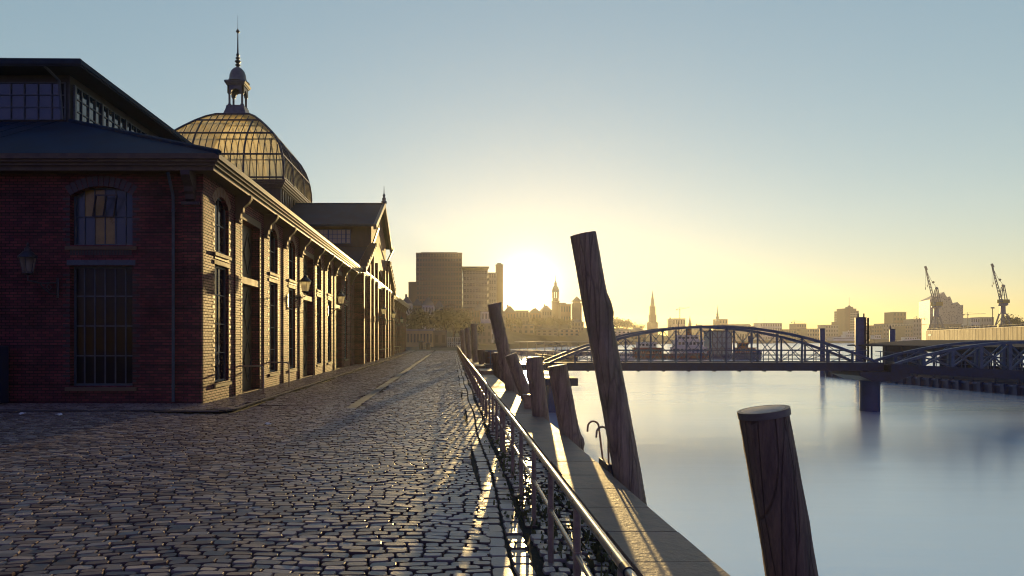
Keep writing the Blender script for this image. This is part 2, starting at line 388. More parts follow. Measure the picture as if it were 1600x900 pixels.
# railing
rl = thing('railing', 'long tubular steel railing along the quay edge of the cobbled promenade', 'railing', (.985,3,0))
RX = .985
g = MB(); g.tube([(RX,3.86,.9)]+[(RX+rnd.uniform(-.006,.006),yy,.9+rnd.uniform(-.006,.006)) for yy in range(8,132,3)], .032, 14); g.build('handrail', STEEL, rl, True)
g = MB(); g.tube([(RX,1.2,.9),(RX,3.855,.9)], .027, 12); g.build('rail_extension', STEEL, rl, True)
g = MB(); g.tube([(RX,3.80,.9),(RX,3.90,.9)], .0345, 12); g.build('rail_collar', IRON, rl, True)
g = MB(); g.tube([(RX,1.2,.5)]+[(RX,yy,.5) for yy in range(4,132,4)], .022, 10); g.build('mid_rail', STEEL, rl, True)
ys = [3.94,5.37,6.8,8.2,9.7,11.05,12.9,13.6]; k = 0
while ys[-1] < 128:
    k += 1; ys.append(ys[-1]+(1.43 if k % 5 else .7))
for yy in ys[:98]:
    g = MB(); g.tube([(RX,yy,-.04),(RX,yy,.872)], .030, 10); g.tube([(RX,yy,.47),(RX,yy,.53)], .036, 10); g.build('post', POST, rl, True)

# ------------------------------------------------------------------ piles
def pile(label, base, top, r0, r1, seed, mat=TIMBER, n=22, rings=46, knots=5, group='timber mooring piles by the quay', band=False, name='mooring_pile'):
    q = random.Random(seed); b, t = Vector(base), Vector(top); ax = (t-b).normalized()
    e1 = ax.cross(Vector((0,1,0))).normalized(); e2 = ax.cross(e1)
    kn = [(q.random(), q.uniform(0,6.28), q.uniform(.03,.075), q.uniform(.02,.05), q.uniform(.25,.6)) for _ in range(knots)]
    ph = [q.uniform(0,6.28) for _ in range(6)]; Lg = (t-b).length
    vs = []
    for i in range(rings+1):
        f = i/rings; c = b.lerp(t, f)+e1*.035*math.sin(2.2*f*3+ph[0])*(1-f)+e2*.03*math.sin(2.5*f*3+ph[1])*(1-f)
        r = r0+(r1-r0)*f
        for k in range(n):
            a = 2*math.pi*k/n
            rr = r*(1+.022*math.sin(3*a+ph[2]+f*4)+.016*math.sin(5*a+ph[3]-f*9)+.012*math.sin(f*23+ph[4]+a)+q.uniform(-.012,.012))
            for kf, ka, kh, kw, kaw in kn:
                da = (a-ka+math.pi)%(2*math.pi)-math.pi
                rr += kh*r/.2*math.exp(-((f-kf)/kw)**2-(da/kaw)**2)
            vs.append(c+(e1*math.cos(a)+e2*math.sin(a))*rr)
    m = MB(); fs = [(i*n+k, i*n+(k+1)%n, (i+1)*n+(k+1)%n, (i+1)*n+k) for i in range(rings) for k in range(n)]
    m.add(vs, fs); o = m.build(name, mat, None, True)
    tp = vs[-n:]; cc = sum(tp, Vector())/n
    m = MB(); m.add([p for p in tp]+[cc+(p-cc)*.8+ax*.005 for p in tp]+[cc+ax*.006],
        [(k,(k+1)%n,(k+1)%n+n,k+n) for k in range(n)]+[(k+n,(k+1)%n+n,2*n) for k in range(n)]); m.build('end_grain', ENDWOOD, o, True)
    if band:
        m = MB(); m.tube([t-ax*.055, t+ax*.003], [r1*1.055]*2, 26); m.build('metal_band', RUSTY, o, True)
    tag(o, label, 'mooring pile', group); return o
def pile_px(label, bx, by, tx, ty, Y, wpx, seed, zb=-3.4, dy=0, **kw):
    b0, t0 = Vector(at(bx,by,Y)), Vector(at(tx,ty,Y+dy)); d = t0-b0
    b = b0+d*((zb-b0.z)/d.z); r = wpx/F*Y/2
    return pile(label, b, t0, r*1.12, r, seed, **kw)
pile_px('tall rough timber pile leaning left over the coping beside the ladder handrails', 986,780,911,366,10.6,40,1,knots=7)
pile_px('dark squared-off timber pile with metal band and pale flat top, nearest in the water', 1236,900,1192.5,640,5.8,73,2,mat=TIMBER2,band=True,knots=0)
pile_px('tall slim timber pile leaning left in front of the low sun', 806,640,771,475,27.5,19,3)
pile_px('leaning timber stump under the sun beams, its flat top lit along the edge', 822,618,798,554,23,19,4,knots=3)
pile_px('upright timber stump with pale cap between the leaning stump and the thick stump', 846,655,834,558,18.3,25,5,knots=3)
pile_px('thick timber stump leaning left at the coping, in front of the bridge abutment column', 893,692,871,571,14.9,30,6,knots=3)
for i,(bx,tx,ty,Y,wp,lb) in enumerate(((743,740,506,62,10,'weathered pile tops beyond the railing, tallest and nearest of the row of three'),
        (733,730,512,72,8,'middle pile of the row of three beside the far end of the railing'),(725,722,515,82,7,'farthest and shortest pile of the row of three beside the railing'))):
    pile_px(lb,bx,560,tx,ty,Y,wp,20+i,n=12,rings=16,knots=2)
for i,(px,py,Y,wp,lb) in enumerate(((752,546,54,13,'low dark fender pile farthest of the close row by the coping'),(764,549,48,15,'low dark fender pile between two others left of the tall slim pile'),
        (776,551,42,17,'low dark fender pile nearest of the close row, behind the tall slim pile'))):
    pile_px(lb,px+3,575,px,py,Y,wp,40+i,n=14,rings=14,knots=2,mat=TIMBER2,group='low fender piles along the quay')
bl = thing('bollard', 'small square mooring bollard standing on the coping beside the timber stumps', 'bollard', (2.28,20.3,.15))
g = MB(); g.box(2.14,2.41,20.15,20.43,.14,.50); g.build('body', POST, bl, bevel=.02)
g = MB(); g.box(2.11,2.43,20.12,20.46,.50,.56); g.build('cap', POST, bl, bevel=.015)
# ladder handrails
ldr = thing('quay_ladder', 'steel quay ladder with two hooked handrails rising over the coping edge', 'ladder', (2.44,10.9,0))
for yy, top, dx in ((10.75,.82,.0),(11.15,.86,.02)):
    pts = [(2.47,yy,-3),(2.47,yy,.2)]
    pts += [(2.46-dx*3,yy,top-.09)]
    for k in range(1,9):
        a = k/8*math.pi; pts.append((2.46-dx*3-.09+.09*math.cos(a), yy, top-.09+.09*math.sin(a)))
    pts.append((2.275-dx*3,yy,top-.17)); g = MB(); g.tube(pts,.016,8); g.build('handrail', POST, ldr, True)
for k in range(10):
    g = MB(); g.tube([(2.47,10.75,-.1-.28*k),(2.47,11.15,-.1-.28*k)],.013,6); g.build('rung', POST, ldr, True)
g = MB(); g.box(2.425,2.52,10.62,11.28,-.12,.25); g.build('mounting_block', IRON, ldr, bevel=.01)

# ------------------------------------------------------------------ the market hall
XW, YE, XL, YF = -8.37, 23.0, -38.0, 125.0
def PS(u,d,z): return (XW+d, u, z)
def PE(u,d,z): return (u, YE-d, z)
def PT(u,d,z): return (-7.87+d, u, z)
def wall_grid(m, P, u0, u1, z0, z1, ops):
    us = sorted({u0,u1}|{o[0] for o in ops}|{o[1] for o in ops}); zs = sorted({z0,z1}|{o[2] for o in ops}|{o[3] for o in ops})
    for a,b in zip(us,us[1:]):
        run = None
        for c,d in list(zip(zs,zs[1:]))+[(z1,None)]:
            solid = d is not None and not any(o[0]<=a+1e-6 and b<=o[1]+1e-6 and o[2]<=c+1e-6 and d<=o[3]+1e-6 for o in ops)
            if solid and run is None: run = c
            if not solid and run is not None:
                m.quad(P(a,0,run),P(b,0,run),P(b,0,c),P(a,0,c)); run = None
    for o in ops:
        a,b,c,d = o[:4]; dp = o[4]
        m.quad(P(a,0,c),P(a,-dp,c),P(a,-dp,d),P(a,0,d)); m.quad(P(b,0,c),P(b,0,d),P(b,-dp,d),P(b,-dp,c))
        m.quad(P(a,0,c),P(b,0,c),P(b,-dp,c),P(a,-dp,c)); m.quad(P(a,0,d),P(a,-dp,d),P(b,-dp,d),P(b,0,d))
        if len(o) > 5 and o[5]:
            N = 10; rise = o[5]; w_ = (b-a)/2; Rr = (w_*w_+rise*rise)/(2*rise)
            f = lambda u: d-rise-(Rr-rise)+math.sqrt(max(0,Rr*Rr-(u-(a+b)/2)**2))
            for k in range(N):
                p, q = a+(b-a)*k/N, a+(b-a)*(k+1)/N
                m.quad(P(p,0,f(p)-.001),P(q,0,f(q)-.001),P(q,0,d),P(p,0,d)); m.quad(P(p,0,f(p)),P(p,-dp,f(p)),P(q,-dp,f(q)),P(q,0,f(q)))
def window(parent, P, u0,u1,z0,z1, dp, cols, rows, frame=FRAME, pane=PANE, sill=True, warm=(), open_leaf=None, bar=.035, arch=0):
    d = -dp+.06; m = MB()
    m.wbox(P,u0+.003,u0+.07,d,d+.06,z0,z1); m.wbox(P,u1-.07,u1-.003,d,d+.06,z0,z1)
    m.wbox(P,u0+.07,u1-.07,d,d+.06,z0+.003,z0+.07); m.wbox(P,u0+.07,u1-.07,d,d+.06,z1-.07,z1-.003)
    for k in range(1,cols):
        u = u0+(u1-u0)*k/cols; m.wbox(P,u-bar/2,u+bar/2,d,d+.045,z0+.07,z1-.07)
    for k in range(1,rows):
        z = z0+(z1-z0)*k/rows; m.wbox(P,u0+.07,u1-.07,d+.004,d+.05,z-bar/2,z+bar/2)
    w_ = m.build('window', frame, parent)
    m = MB(); m.quad(P(u0,d+.015,z0),P(u1,d+.015,z0),P(u1,d+.015,z1),P(u0,d+.015,z1)); m.build('pane', pane, w_)
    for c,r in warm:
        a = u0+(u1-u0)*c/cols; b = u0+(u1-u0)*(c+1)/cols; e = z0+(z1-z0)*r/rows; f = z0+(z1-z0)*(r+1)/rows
        m = MB(); m.quad(P(a,d+.02,e),P(b,d+.02,e),P(b,d+.02,f),P(a,d+.02,f)); m.build('painted_glow_pane', WARM, w_)  # panes painted amber for the glow from inside
    if open_leaf:
        a,b,e,f = open_leaf; m = MB()
        pts = [(a,d+.08,e),(b,d+.08,e),(b+.22,d+.3,f),(a+.22,d+.3,f)]
        for i in range(4): m.beam(P(*pts[i]),P(*pts[(i+1)%4]),.045)
        mid0 = [(pts[0][i]+pts[1][i])/2 for i in range(3)]; mid1 = [(pts[3][i]+pts[2][i])/2 for i in range(3)]; m.beam(P(*mid0),P(*mid1),.04)
        m.build('open_sash', IRON, w_)
    if sill:
        m = MB(); m.prism([P(u0-.14,-.3,z0-.16),P(u0-.14,.08,z0-.16),P(u0-.14,.08,z0-.05),P(u0-.14,-.3,z0+.002)], Vector(P(u1+.14,0,0))-Vector(P(u0-.14,0,0)))
        m.build('sill', STONE, w_)
    return w_
hall = thing('market_hall', 'long brick market hall with glass dome, iron cornice and arched windows beside the cobbles', 'market hall', (XW,YE,0))
ET = 7.76
# openings
WIN = [(24.1,25.6),(31.3,32.8),(35.0,36.5),(42.3,43.8),(46.0,47.5),(53.2,54.7)]
WIN += [(148-b,148-a) for a,b in WIN]
DOR = [(27.25,29.75),(38.4,41.2),(49.3,51.9)]; DOR += [(148-b,148-a) for a,b in DOR]
sops = []
for a,b in WIN: sops += [(a,b,5.32,7.36,.24,.38),(a,b,.66,4.85,.24)]
for a,b in DOR: sops.append((a,b,.05,7.0,.42))
m = MB()
wall_grid(m, PS, YE, 58.7, 0, ET, [o for o in sops if o[1] < 58]); m.build('quay_front', BRICK, hall, fix=False); m = MB(); wall_grid(m, PS, 89.3, YF, 0, ET, [o for o in sops if o[0] > 89])
m.build('quay_front', BRICK, hall, fix=False)
m = MB(); EW = [(-12.86,-10.76,5.37,7.36,.35,.32),(-12.86,-10.76,.62,4.68,.35),(-26.6,-24.5,5.37,7.36,.35,.32),(-26.6,-24.5,.62,4.68,.35),(-19.4,-16.0,.05,6.4,.9)]
wall_grid(m, PE, XL, XW, 0, ET, EW); m.build('end_wall', BRICK, hall, fix=False)
m = MB(); m.quad((XL,YE,0),(XL,YF,0),(XL,YF,ET),(XL,YE,ET)); m.quad((XL,YF,0),(XW,YF,0),(XW,YF,ET),(XL,YF,ET)); m.build('rear_wall', BRICK, hall)
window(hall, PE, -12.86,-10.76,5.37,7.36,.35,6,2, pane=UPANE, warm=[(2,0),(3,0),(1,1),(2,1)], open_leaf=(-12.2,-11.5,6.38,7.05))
window(hall, PE, -12.86,-10.76,.62,4.68,.35,6,4, bar=.04)
window(hall, PE, -26.6,-24.5,5.37,7.36,.35,6,2); window(hall, PE, -26.6,-24.5,.62,4.68,.35,6,4)
m = MB(); m.wbox(PE,-19.4,-16.0,-.88,-.82,.05,6.4); m.build('door', WOODD, hall)
for a,b in WIN:
    window(hall, PS, a,b,5.32,7.36,.24,2,2); window(hall, PS, a,b,.66,4.85,.24,2,4)
def arch_ring(m, P, a, b, d, rise, t):
    w_ = (b-a)/2; Rr = (w_*w_+rise*rise)/(2*rise); zc = d-Rr; th = math.asin(w_/Rr)
    N = 13
    for k in range(N):
        t0, t1 = -th+2*th*k/N+.008, -th+2*th*(k+1)/N-.008; pr = .022 if k % 2 else .012
        pts = [P((a+b)/2+rr*math.sin(t_), dd, zc+rr*math.cos(t_)) for dd in (.004,pr) for rr,t_ in ((Rr,t0),(Rr,t1),(Rr+t,t1),(Rr+t,t0))]
        m.add(pts, [(0,3,2,1),(4,5,6,7),(0,1,5,4),(1,2,6,5),(2,3,7,6),(3,0,4,7)])
def surround(P, a, b, rise_top, mat, zsets):
    for z0,z1 in zsets:
        for s_ in (0,1):
            m = MB(); z = z0+.05; k = 0
            while z < z1-.3:
                L = .24 if k % 2 else .13
                if s_: m.wbox(P,b+.004,b+L,.004,.009,z,z+.085)
                else: m.wbox(P,a-L,a-.004,.004,.009,z,z+.085)
                z += .17; k += 1
            m.build('quoin_strip', mat, hall)
    m = MB(); arch_ring(m, P, a, b, rise_top[0], rise_top[1], .34); m.build('brick_arch', mat, hall)
surround(PE,-12.86,-10.76,(7.36,.32),SHADETRIM,((.7,4.7),(5.3,7.2))); surround(PE,-26.6,-24.5,(7.36,.32),SHADETRIM,((.7,4.7),(5.3,7.2)))
for a,b in WIN: surround(PS,a,b,(7.36,.38),TRIM,((.7,4.8),(5.3,7.1)))
for P,a,b in [(PE,-12.86,-10.76)]+[(PS,a,b) for a,b in WIN]:
    m = MB(); m.wbox(P,a-.1,b+.1,.004,.03,4.69 if P is PE else 4.86,4.86 if P is PE else 5.0); m.build('lintel', FRAME if P is PE else STONE, hall)
    m = MB()
    u = a
    while u < b-.05: m.wbox(P,u,u+.075,.004,.018,5.04 if P is PE else 5.06,5.22); u += .1
    m.build('brick_course', SHADETRIM if P is PE else TRIM, hall)
for a,b in DOR:
    m = MB(); m.wbox(PS,a,b,-.42,-.36,.05,7.0); dl = m.build('door', WOODD, hall)
    for z0,z1 in ((.4,2.2),(2.4,4.3),(5.0,6.7)):
        m = MB(); mid = (a+b)/2
        for s in (-1,1):
            c, hw = mid+s*(b-a)/4, (b-a)/4-.12; p = [PS(c-hw,-.34,(z0+z1)/2),PS(c,-.34,z1),PS(c+hw,-.34,(z0+z1)/2),PS(c,-.34,z0)]
            for i in range(4): m.beam(p[i],p[(i+1)%4],.05)
        m.build('door_moulding', IRON, dl)
    m = MB(); m.wbox(PS,a,b,-.355,-.02,4.45,4.72); m.build('transom', STONE, dl)
    m = MB(); m.wbox(PS,a-.1,b+.1,.003,.03,7.0,7.28); m.build('lintel', STONE, hall)
    for p_,q_ in ((a-.14,a-.004),(b+.004,b+.14)):
        m = MB(); z = .1
        while z < 6.9: m.wbox(PS,p_,q_,.004,.009,z,z+.085); z += .17
        m.build('quoin_strip', TRIM, hall)
# pilasters and eave brackets
pil = [26.45,30.45,33.95,37.55,42.0-.35,45.0,48.6,52.5,56.4]; pil += [148-u for u in pil]
BR = [(0,6.86),(.10,6.80),(.20,6.88),(.22,7.05),(.30,7.12),(.32,7.28),(.52,7.46),(.62,7.6),(.62,7.75),(0,7.75)]
for u in pil:
    m = MB(); m.wbox(PS,u-.19,u+.19,.004,.05,0,6.86); m.wbox(PS,u-.22,u+.22,.004,.065,0,.5); m.build('pilaster', BRICK, hall)
    m = MB(); m.prism([PS(u-.12,d+.005,z) for d,z in BR], (0,.24,0)); m.wbox(PS,u-.2,u+.2,.006,.2,6.7,6.8)
    m.build('eave_bracket', STONE, hall, bevel=.02)
for u in (-8.72,-19.75,-15.65,-37.6):
    m = MB(); m.wbox(PE,u-.34,u+.34,.004,.10,0,7.2); m.build('pilaster', BRICK, hall)
for u in (-8.75,-15.65,-19.75):
    m = MB(); m.prism([PE(u-.15,d+.005,z) for d,z in BR], (.3,0,0)); m.wbox(PE,u-.3,u+.3,.11,.2,6.7,6.8); m.build('eave_bracket', SHADETRIM, hall)
m = MB(); m.tube([PE(-9.36,.06,.1),PE(-9.36,.06,6.9),PE(-9.36,.12,7.1),PE(-9.36,.5,7.7)],.055,8)
for z in (.6,2.5,4.5,6.5): m.tube([PE(-9.36,.06,z),PE(-9.36,.06,z+.06)],.068,8)
m.build('downpipe', FRAME, hall, True)
# cornice (stepped, all round the eave)
def ring_box(m, x0,x1,y0,y1,z0,z1,t):
    m.box(x0,x1,y0,y0+t,z0,z1); m.box(x0,x1,y1-t,y1,z0,z1); m.box(x0,x0+t,y0+t,y1-t,z0,z1); m.box(x1-t,x1,y0+t,y1-t,z0,z1)
m = MB()
for o,z0,z1 in ((.52,7.76,7.90),(.62,7.90,8.0),(.72,8.0,8.08),(.80,8.08,8.25)):
    ring_box(m, XL-o, XW+o, YE-o, YF+o, z0, z1, .9+o)
m.build('cornice', CORN, hall)
def hip(m, r0, z0, r1, z1):
    a = [(r0[0],r0[2],z0),(r0[1],r0[2],z0),(r0[1],r0[3],z0),(r0[0],r0[3],z0)]; b = [(r1[0],r1[2],z1),(r1[1],r1[2],z1),(r1[1],r1[3],z1),(r1[0],r1[3],z1)]
    for i in range(4): m.quad(a[i],a[(i+1)%4],b[(i+1)%4],b[i])
CX, CY = -23.2, 74.0
NX0, NX1, NY0, NY1 = -30.5, -15.9, 28.4, 119.6
m = MB(); hip(m,(XL-.8,XW+.8,YE-.8,YF+.8),8.255,(NX0,NX1,NY0,NY1),11.25)
for P0,P1 in (((XW+.8,YE-.8,8.27),(NX1,NY0,11.27)),((XL-.8,YE-.8,8.27),(NX0,NY0,11.27))): m.tube([P0,P1],.1,6)
for i in range(-19,20):
    x = CX+i*.75
    if abs(i*.75) < 7.3: m.beam((x*1.0,YE-.75,8.27),(x,NY0,11.26),.035)
m.build('aisle_roof', ROOF, hall)
# clerestory
m = MB()
for x in (NX0,NX1): m.quad((x,NY0,11.2),(x,NY1,11.2),(x,NY1,13.25),(x,NY0,13.25))
for y in (NY0,NY1): m.quad((NX0,y,11.2),(NX1,y,11.2),(NX1,y,13.25),(NX0,y,13.25))
cl = m.build('clerestory', IRON, hall)
def glazing(parent, P, u0, u1, z0, z1, du, rows, name='clerestory_window', pane=CPANE, heavy=0):
    m = MB(); n = max(1,round((u1-u0)/du))
    for k in range(n+1):
        u = u0+(u1-u0)*k/n; t = .06 if heavy and k % heavy == 0 else .024; m.wbox(P,u-t,u+t,.03,.07+t,z0,z1)
    for k in range(rows+1):
        z = z0+(z1-z0)*k/rows; m.wbox(P,u0+.001,u1-.001,.028,.075,z-.025,z+.025)
    o = m.build(name, FRAME, parent)
    m = MB(); m.quad(P(u0,.035,z0),P(u1,.035,z0),P(u1,.035,z1),P(u0,.035,z1)); m.build('pane', pane, o); return o
glazing(cl, lambda u,d,z:(u,NY0-d,z), NX0+.3, NX1-.15, 11.32, 12.85, .56, 3)
glazing(cl, lambda u,d,z:(NX1+d,u,z), NY0+.25, 65.5, 11.32, 12.85, .56, 3, heavy=4)
glazing(cl, lambda u,d,z:(NX1+d,u,z), 82.5, NY1-.25, 11.32, 12.85, .56, 3, heavy=4)
m = MB(); ex0,ex1,ey0,ey1 = NX0-.95,NX1+.95,NY0-.95,NY1+.95
m.box(ex0,ex1,ey0,ey1,13.18,13.34); ring_box(m,ex0-.06,ex1+.06,ey0-.06,ey1+.06,13.25,13.44,.12)
hip(m,(ex0,ex1,ey0,ey1),13.345,(CX-.05,CX+.05,ey0+8.2,ey1-8.2),16.8)
m.tube([(ex1,ey0,13.40),(CX,ey0+8.2,16.8)],.09,6); m.tube([(ex0,ey0,13.40),(CX,ey0+8.2,16.8)],.09,6); m.tube([(CX,ey0+8.2,16.8),(CX,66,16.8)],.09,6)
m.build('nave_roof', ROOF, hall)
m = MB(); m.tube([(NX1-.5,NY0-.9,13.2),(NX1-.35,NY0-.15,12.9),(NX1-.25,NY0-.12,11.3)],.06,8); m.build('downpipe', FRAME, hall, True)
# transept
TX = -7.87
m = MB(); tops = [(60.6,62.8,.9,6.6,.5,.5),(67.6,69.6,.5,8.4,.5,.5),(70.6,77.4,.05,9.6,.5,.9),(78.4,80.4,.5,8.4,.5,.5),(85.2,87.4,.9,6.6,.5,.5)]
wall_grid(m, PT, 66.7, 81.3, 0, 11.2, tops[1:4]); wall_grid(m, PT, 58.7, 66.7, 0, 7.6, tops[:1]); wall_grid(m, PT, 81.3, 89.3, 0, 7.6, tops[4:])
m.quad(PT(58.7,0,7.6),PT(66.7,0,7.6),PT(66.7,0,11.0),PT(58.7,0,8.0)); m.quad(PT(89.3,0,7.6),PT(89.3,0,8.0),PT(81.3,0,11.0),PT(81.3,0,7.6))
m.quad(PT(66.7,0,11.2),PT(81.3,0,11.2),PT(81.3,0,13.2),PT(74,0,16.5),PT(66.7,0,13.2))
m.quad((XW,58.7,0),(TX,58.7,0),(TX,58.7,8.0),(XW,58.7,8.0)); m.quad((XW,89.3,0),(TX,89.3,0),(TX,89.3,8.0),(XW,89.3,8.0))
tr = m.build('transept_front', BRICK, hall, fix=False)
for a,b,c,d,dp,rs in tops: window(hall, PT, a,b,c,d,dp, 3 if b-a < 3 else 8, 5, sill=b-a < 3)
for u,t,zt in ((58.95,.3,7.9),(63.6,.28,9.2),(66.6,.4,11.2),(70.1,.3,10),(77.9,.3,10),(81.4,.4,11.2),(84.4,.28,9.2),(89.05,.3,7.9)): m = MB(); m.wbox(PT,u-t,u+t,.005,.32,0,zt); m.build('pilaster', BRICK, hall)
for s in (-1,1):
    m = MB(); m.prism([(TX-.3,74+s*7.1,11.12),(TX-.3,74+s*15.7,7.92),(TX-.3,74+s*15.7,8.32),(TX-.3,74+s*7.1,11.5)],(.85,0,0))   # raking parapets
    k = 0
    while k < 8: yy = 74+s*(8+k); zz = 11.35-(k+.6)*.372; m.box(TX-.1,TX+.62,yy-.12,yy+.12,zz,zz+.36); k += 1
    m.build('raking_parapet', STONE, hall)
for s in (-1,1):
    m = MB(); m.quad((NX1,74+s*7.3,11.22),(TX-.3,74+s*7.3,11.22),(TX-.3,74+s*15.5,8.2),(-12,74+s*15.5,8.2))
    m.build('transept_aisle_roof', ROOF, hall)
for s in (1,-1):
    tc_ = MB(); tc_.quad((NX1,74+s*7.3,11),(TX,74+s*7.3,11),(TX,74+s*7.3,13.3),(NX1,74+s*7.3,13.3))
    tcl = tc_.build('transept_clerestory', WOODD, hall)
glazing(tcl, lambda u,d,z:(u,66.7-d,z), NX1+.4, -9.9, 11.55, 12.9, .42, 3, 'transept_window', glass_mat('lit_painted_transept_glass',(.42,.35,.2),.12), heavy=4)  # light shining through is painted as a pale yellow pane colour
m = MB()
for s in (-1,1):
    m.prism([(-23,74,16.62),(-23,74,16.86),(-23,74+s*8.5,13.24),(-23,74+s*8.5,13.02)],(15.5,0,0))
m.tube([(-22,74,16.86),(-7.4,74,16.86)],.12,6); m.build('transept_roof', ROOF, hall)
m = MB()
for s in (-1,1):
    m.prism([(-7.5,74,16.5),(-7.5,74,17.02),(-7.5,74+s*8.75,13.18),(-7.5,74+s*8.75,12.7)],(.3,0,0))
    m.prism([(-7.87+.02,74+s*7.0,10.9),(-7.0,74+s*7.9,12.9),(-7.0,74+s*8.6,12.9),(-7.87+.02,74+s*7.6,10.9)],(-.01,s*.02,.35))
m.build('verge_board', WOODD, hall)
m = MB(); m.lathe((-7.35,74,16.9),[(.3,0),(.3,.25),(.18,.3),(.22,.55),(.1,.7),(.16,.9),(.05,1.1),(.02,1.9)],10); m.build('gable_finial', LEAD, hall, True)
# dome
dome = None
m = MB(); hd = 6.2
m.box(CX-hd,CX+hd,CY-hd,CY+hd,12,17.2); m.build('dome_drum', WOODD, hall)
m = MB()
for o,z0,z1 in ((.18,17.2,17.35),(.32,17.35,17.55),(.45,17.55,17.75),(.56,17.75,17.96)): m.box(CX-hd-o,CX+hd+o,CY-hd-o,CY+hd+o,z0,z1)
m.build('dome_cornice', CORN, hall)
for k in range(6):
    u = CY-5+2*k; P = lambda u,d,z:(CX+hd+d,u,z)
    m = MB(); m.wbox(P,u-.62,u+.62,.002,.08,15.6,15.75); m.wbox(P,u-.62,u-.4,.002,.1,15.75,17.15); m.wbox(P,u+.4,u+.62,.002,.1,15.75,17.15)
    dw = m.build('drum_window', CORN, hall); m = MB(); m.quad(P(u-.4,.01,15.75),P(u+.4,.01,15.75),P(u+.4,.01,17.15),P(u-.4,.01,17.15)); m.build('pane', PANE, dw)
prof = [(6.55,17.96),(6.6,18.6),(6.56,19.3),(6.45,20.1),(6.28,20.85),(6.03,21.6),(5.6,22.4),(4.95,23.2),(4.2,24.0),(3.33,24.85),(2.5,25.55),(1.69,26.05),(1.25,26.2)]
m_, nt, bs = nodes('dome_glass'); out = nt.nodes['Material Output']; nt.nodes.remove(bs)
tl = nd(nt,'ShaderNodeBsdfTranslucent'); tl.inputs[0].default_value = (1,.86,.55,1); tp = nd(nt,'ShaderNodeBsdfTransparent'); tp.inputs[0].default_value = (.97,.90,.72,1)
gl = nd(nt,'ShaderNodeBsdfGlossy'); gl.inputs['Roughness'].default_value = .15
m1 = nd(nt,'ShaderNodeMixShader'); m1.inputs[0].default_value = .36; nt.links.new(tl.outputs[0],m1.inputs[1]); nt.links.new(tp.outputs[0],m1.inputs[2])
m2 = nd(nt,'ShaderNodeMixShader'); m2.inputs[0].default_value = .05; nt.links.new(m1.outputs[0],m2.inputs[1]); nt.links.new(gl.outputs[0],m2.inputs[2]); nt.links.new(m2.outputs[0],out.inputs[0])
m = MB()
for s in range(4):
    c, q = [(0,-1),(1,0),(0,1),(-1,0)][s]
    for (a0,z0),(a1,z1) in zip(prof,prof[1:]):
        f = lambda u,a,z:(CX+c*a-q*u, CY+q*a+c*u, z)
        m.quad(f(-a0,a0,z0),f(a0,a0,z0),f(a1,a1,z1),f(-a1,a1,z1))
dg = m.build('dome_glazing', m_, hall)
ribs, bars = MB(), MB()
for s in range(4):
    c, q = [(0,-1),(1,0),(0,1),(-1,0)][s]
    f = lambda u,a,z:(CX+c*(a+.03)-q*u, CY+q*(a+.03)+c*u, z)
    for k in range(-10,11):
        u = k*.65
        pts = [f(u,a,z) for a,z in prof if a >= abs(u)-.02]
        if abs(u) < 6.5 and len(pts) > 1:
            if k in (-4,4): ribs.tube(pts,.10,6)
            else: bars.tube(pts,.052,4)
    for a,z in ((6.55,18.2),(6.36,20.55),(5.15,23.0),(3.3,24.88),(1.9,25.95)): bars.beam(f(-a,a,z),f(a,a,z),.15)
    ribs.tube([(CX+(c-q)*(a+.02),CY+(q+c)*(a+.02),z) for a,z in prof],.13,6)
ribs.build('dome_rib', IRON, hall, True); bars.build('dome_glazing_bars', IRON, hall)
ln = MB(); hs = lambda m,h0,z0,h1,z1: m.lathe((CX,CY,0),[(h0*1.4142,z0),(h1*1.4142,z1)],4,math.pi/4)
for a,b,c,d in ((1.3,26.1,1.3,26.3),(1.2,26.3,1.0,26.9),(1.0,26.9,.92,27.3)): hs(ln,a,b,c,d)
lt = ln.build('lantern', LEAD, hall)
for sx in (-1,1):
    for sy in (-1,1):
        m = MB(); m.lathe((CX+sx*.68,CY+sy*.68,27.3),[(.2,0),(.2,.15),(.12,.2),(.12,1.2),(.2,1.3),(.2,1.42)],10)
        m.build('lantern_column', LEAD, lt, True)
m = MB()
for s in range(4):
    c, q = [(0,-1),(1,0),(0,1),(-1,0)][s]; f = lambda u,z,a=.86:(CX+c*a-q*u, CY+q*a+c*u, z)
    N = 8; arc = [(-.5*math.cos(math.pi*k/N), 28.6+.5*math.sin(math.pi*k/N)) for k in range(N+1)]
    pts = [f(-.86,28.6),f(-.5,28.6)]+[f(*p) for p in arc[1:-1]]+[f(.5,28.6),f(.86,28.6),f(.86,29.45),f(-.86,29.45)]
    m.prism(pts,(-c*.2,-q*.2,0))
m.build('lantern_arches', LEAD, lt)
m = MB()
for a,b,c,d in ((.95,29.45,1.0,29.6),(1.05,29.6,1.14,29.8),(1.14,29.8,1.05,29.95)): hs(m,a,b,c,d)
m.lathe((CX,CY,29.95),[(1.25,0),(1.02,.18),(.9,.5),(.86,.85),(.72,1.25),(.45,1.55),(.2,1.7)],20); m.build('lantern_cap', LEAD, lt, True)
m = MB(); m.lathe((CX,CY,31.6),[(.22,0),(.14,.15),(.3,.3),(.12,.45),(.34,.7),(.12,.9),(.26,1.05),(.1,1.25),(.2,1.4),(.09,1.6),(.05,3.7),(.05,3.75),(.22,3.95),(.05,4.2),(.025,4.3),(.012,5.7)],12); m.build('spire', IRON, lt, True)
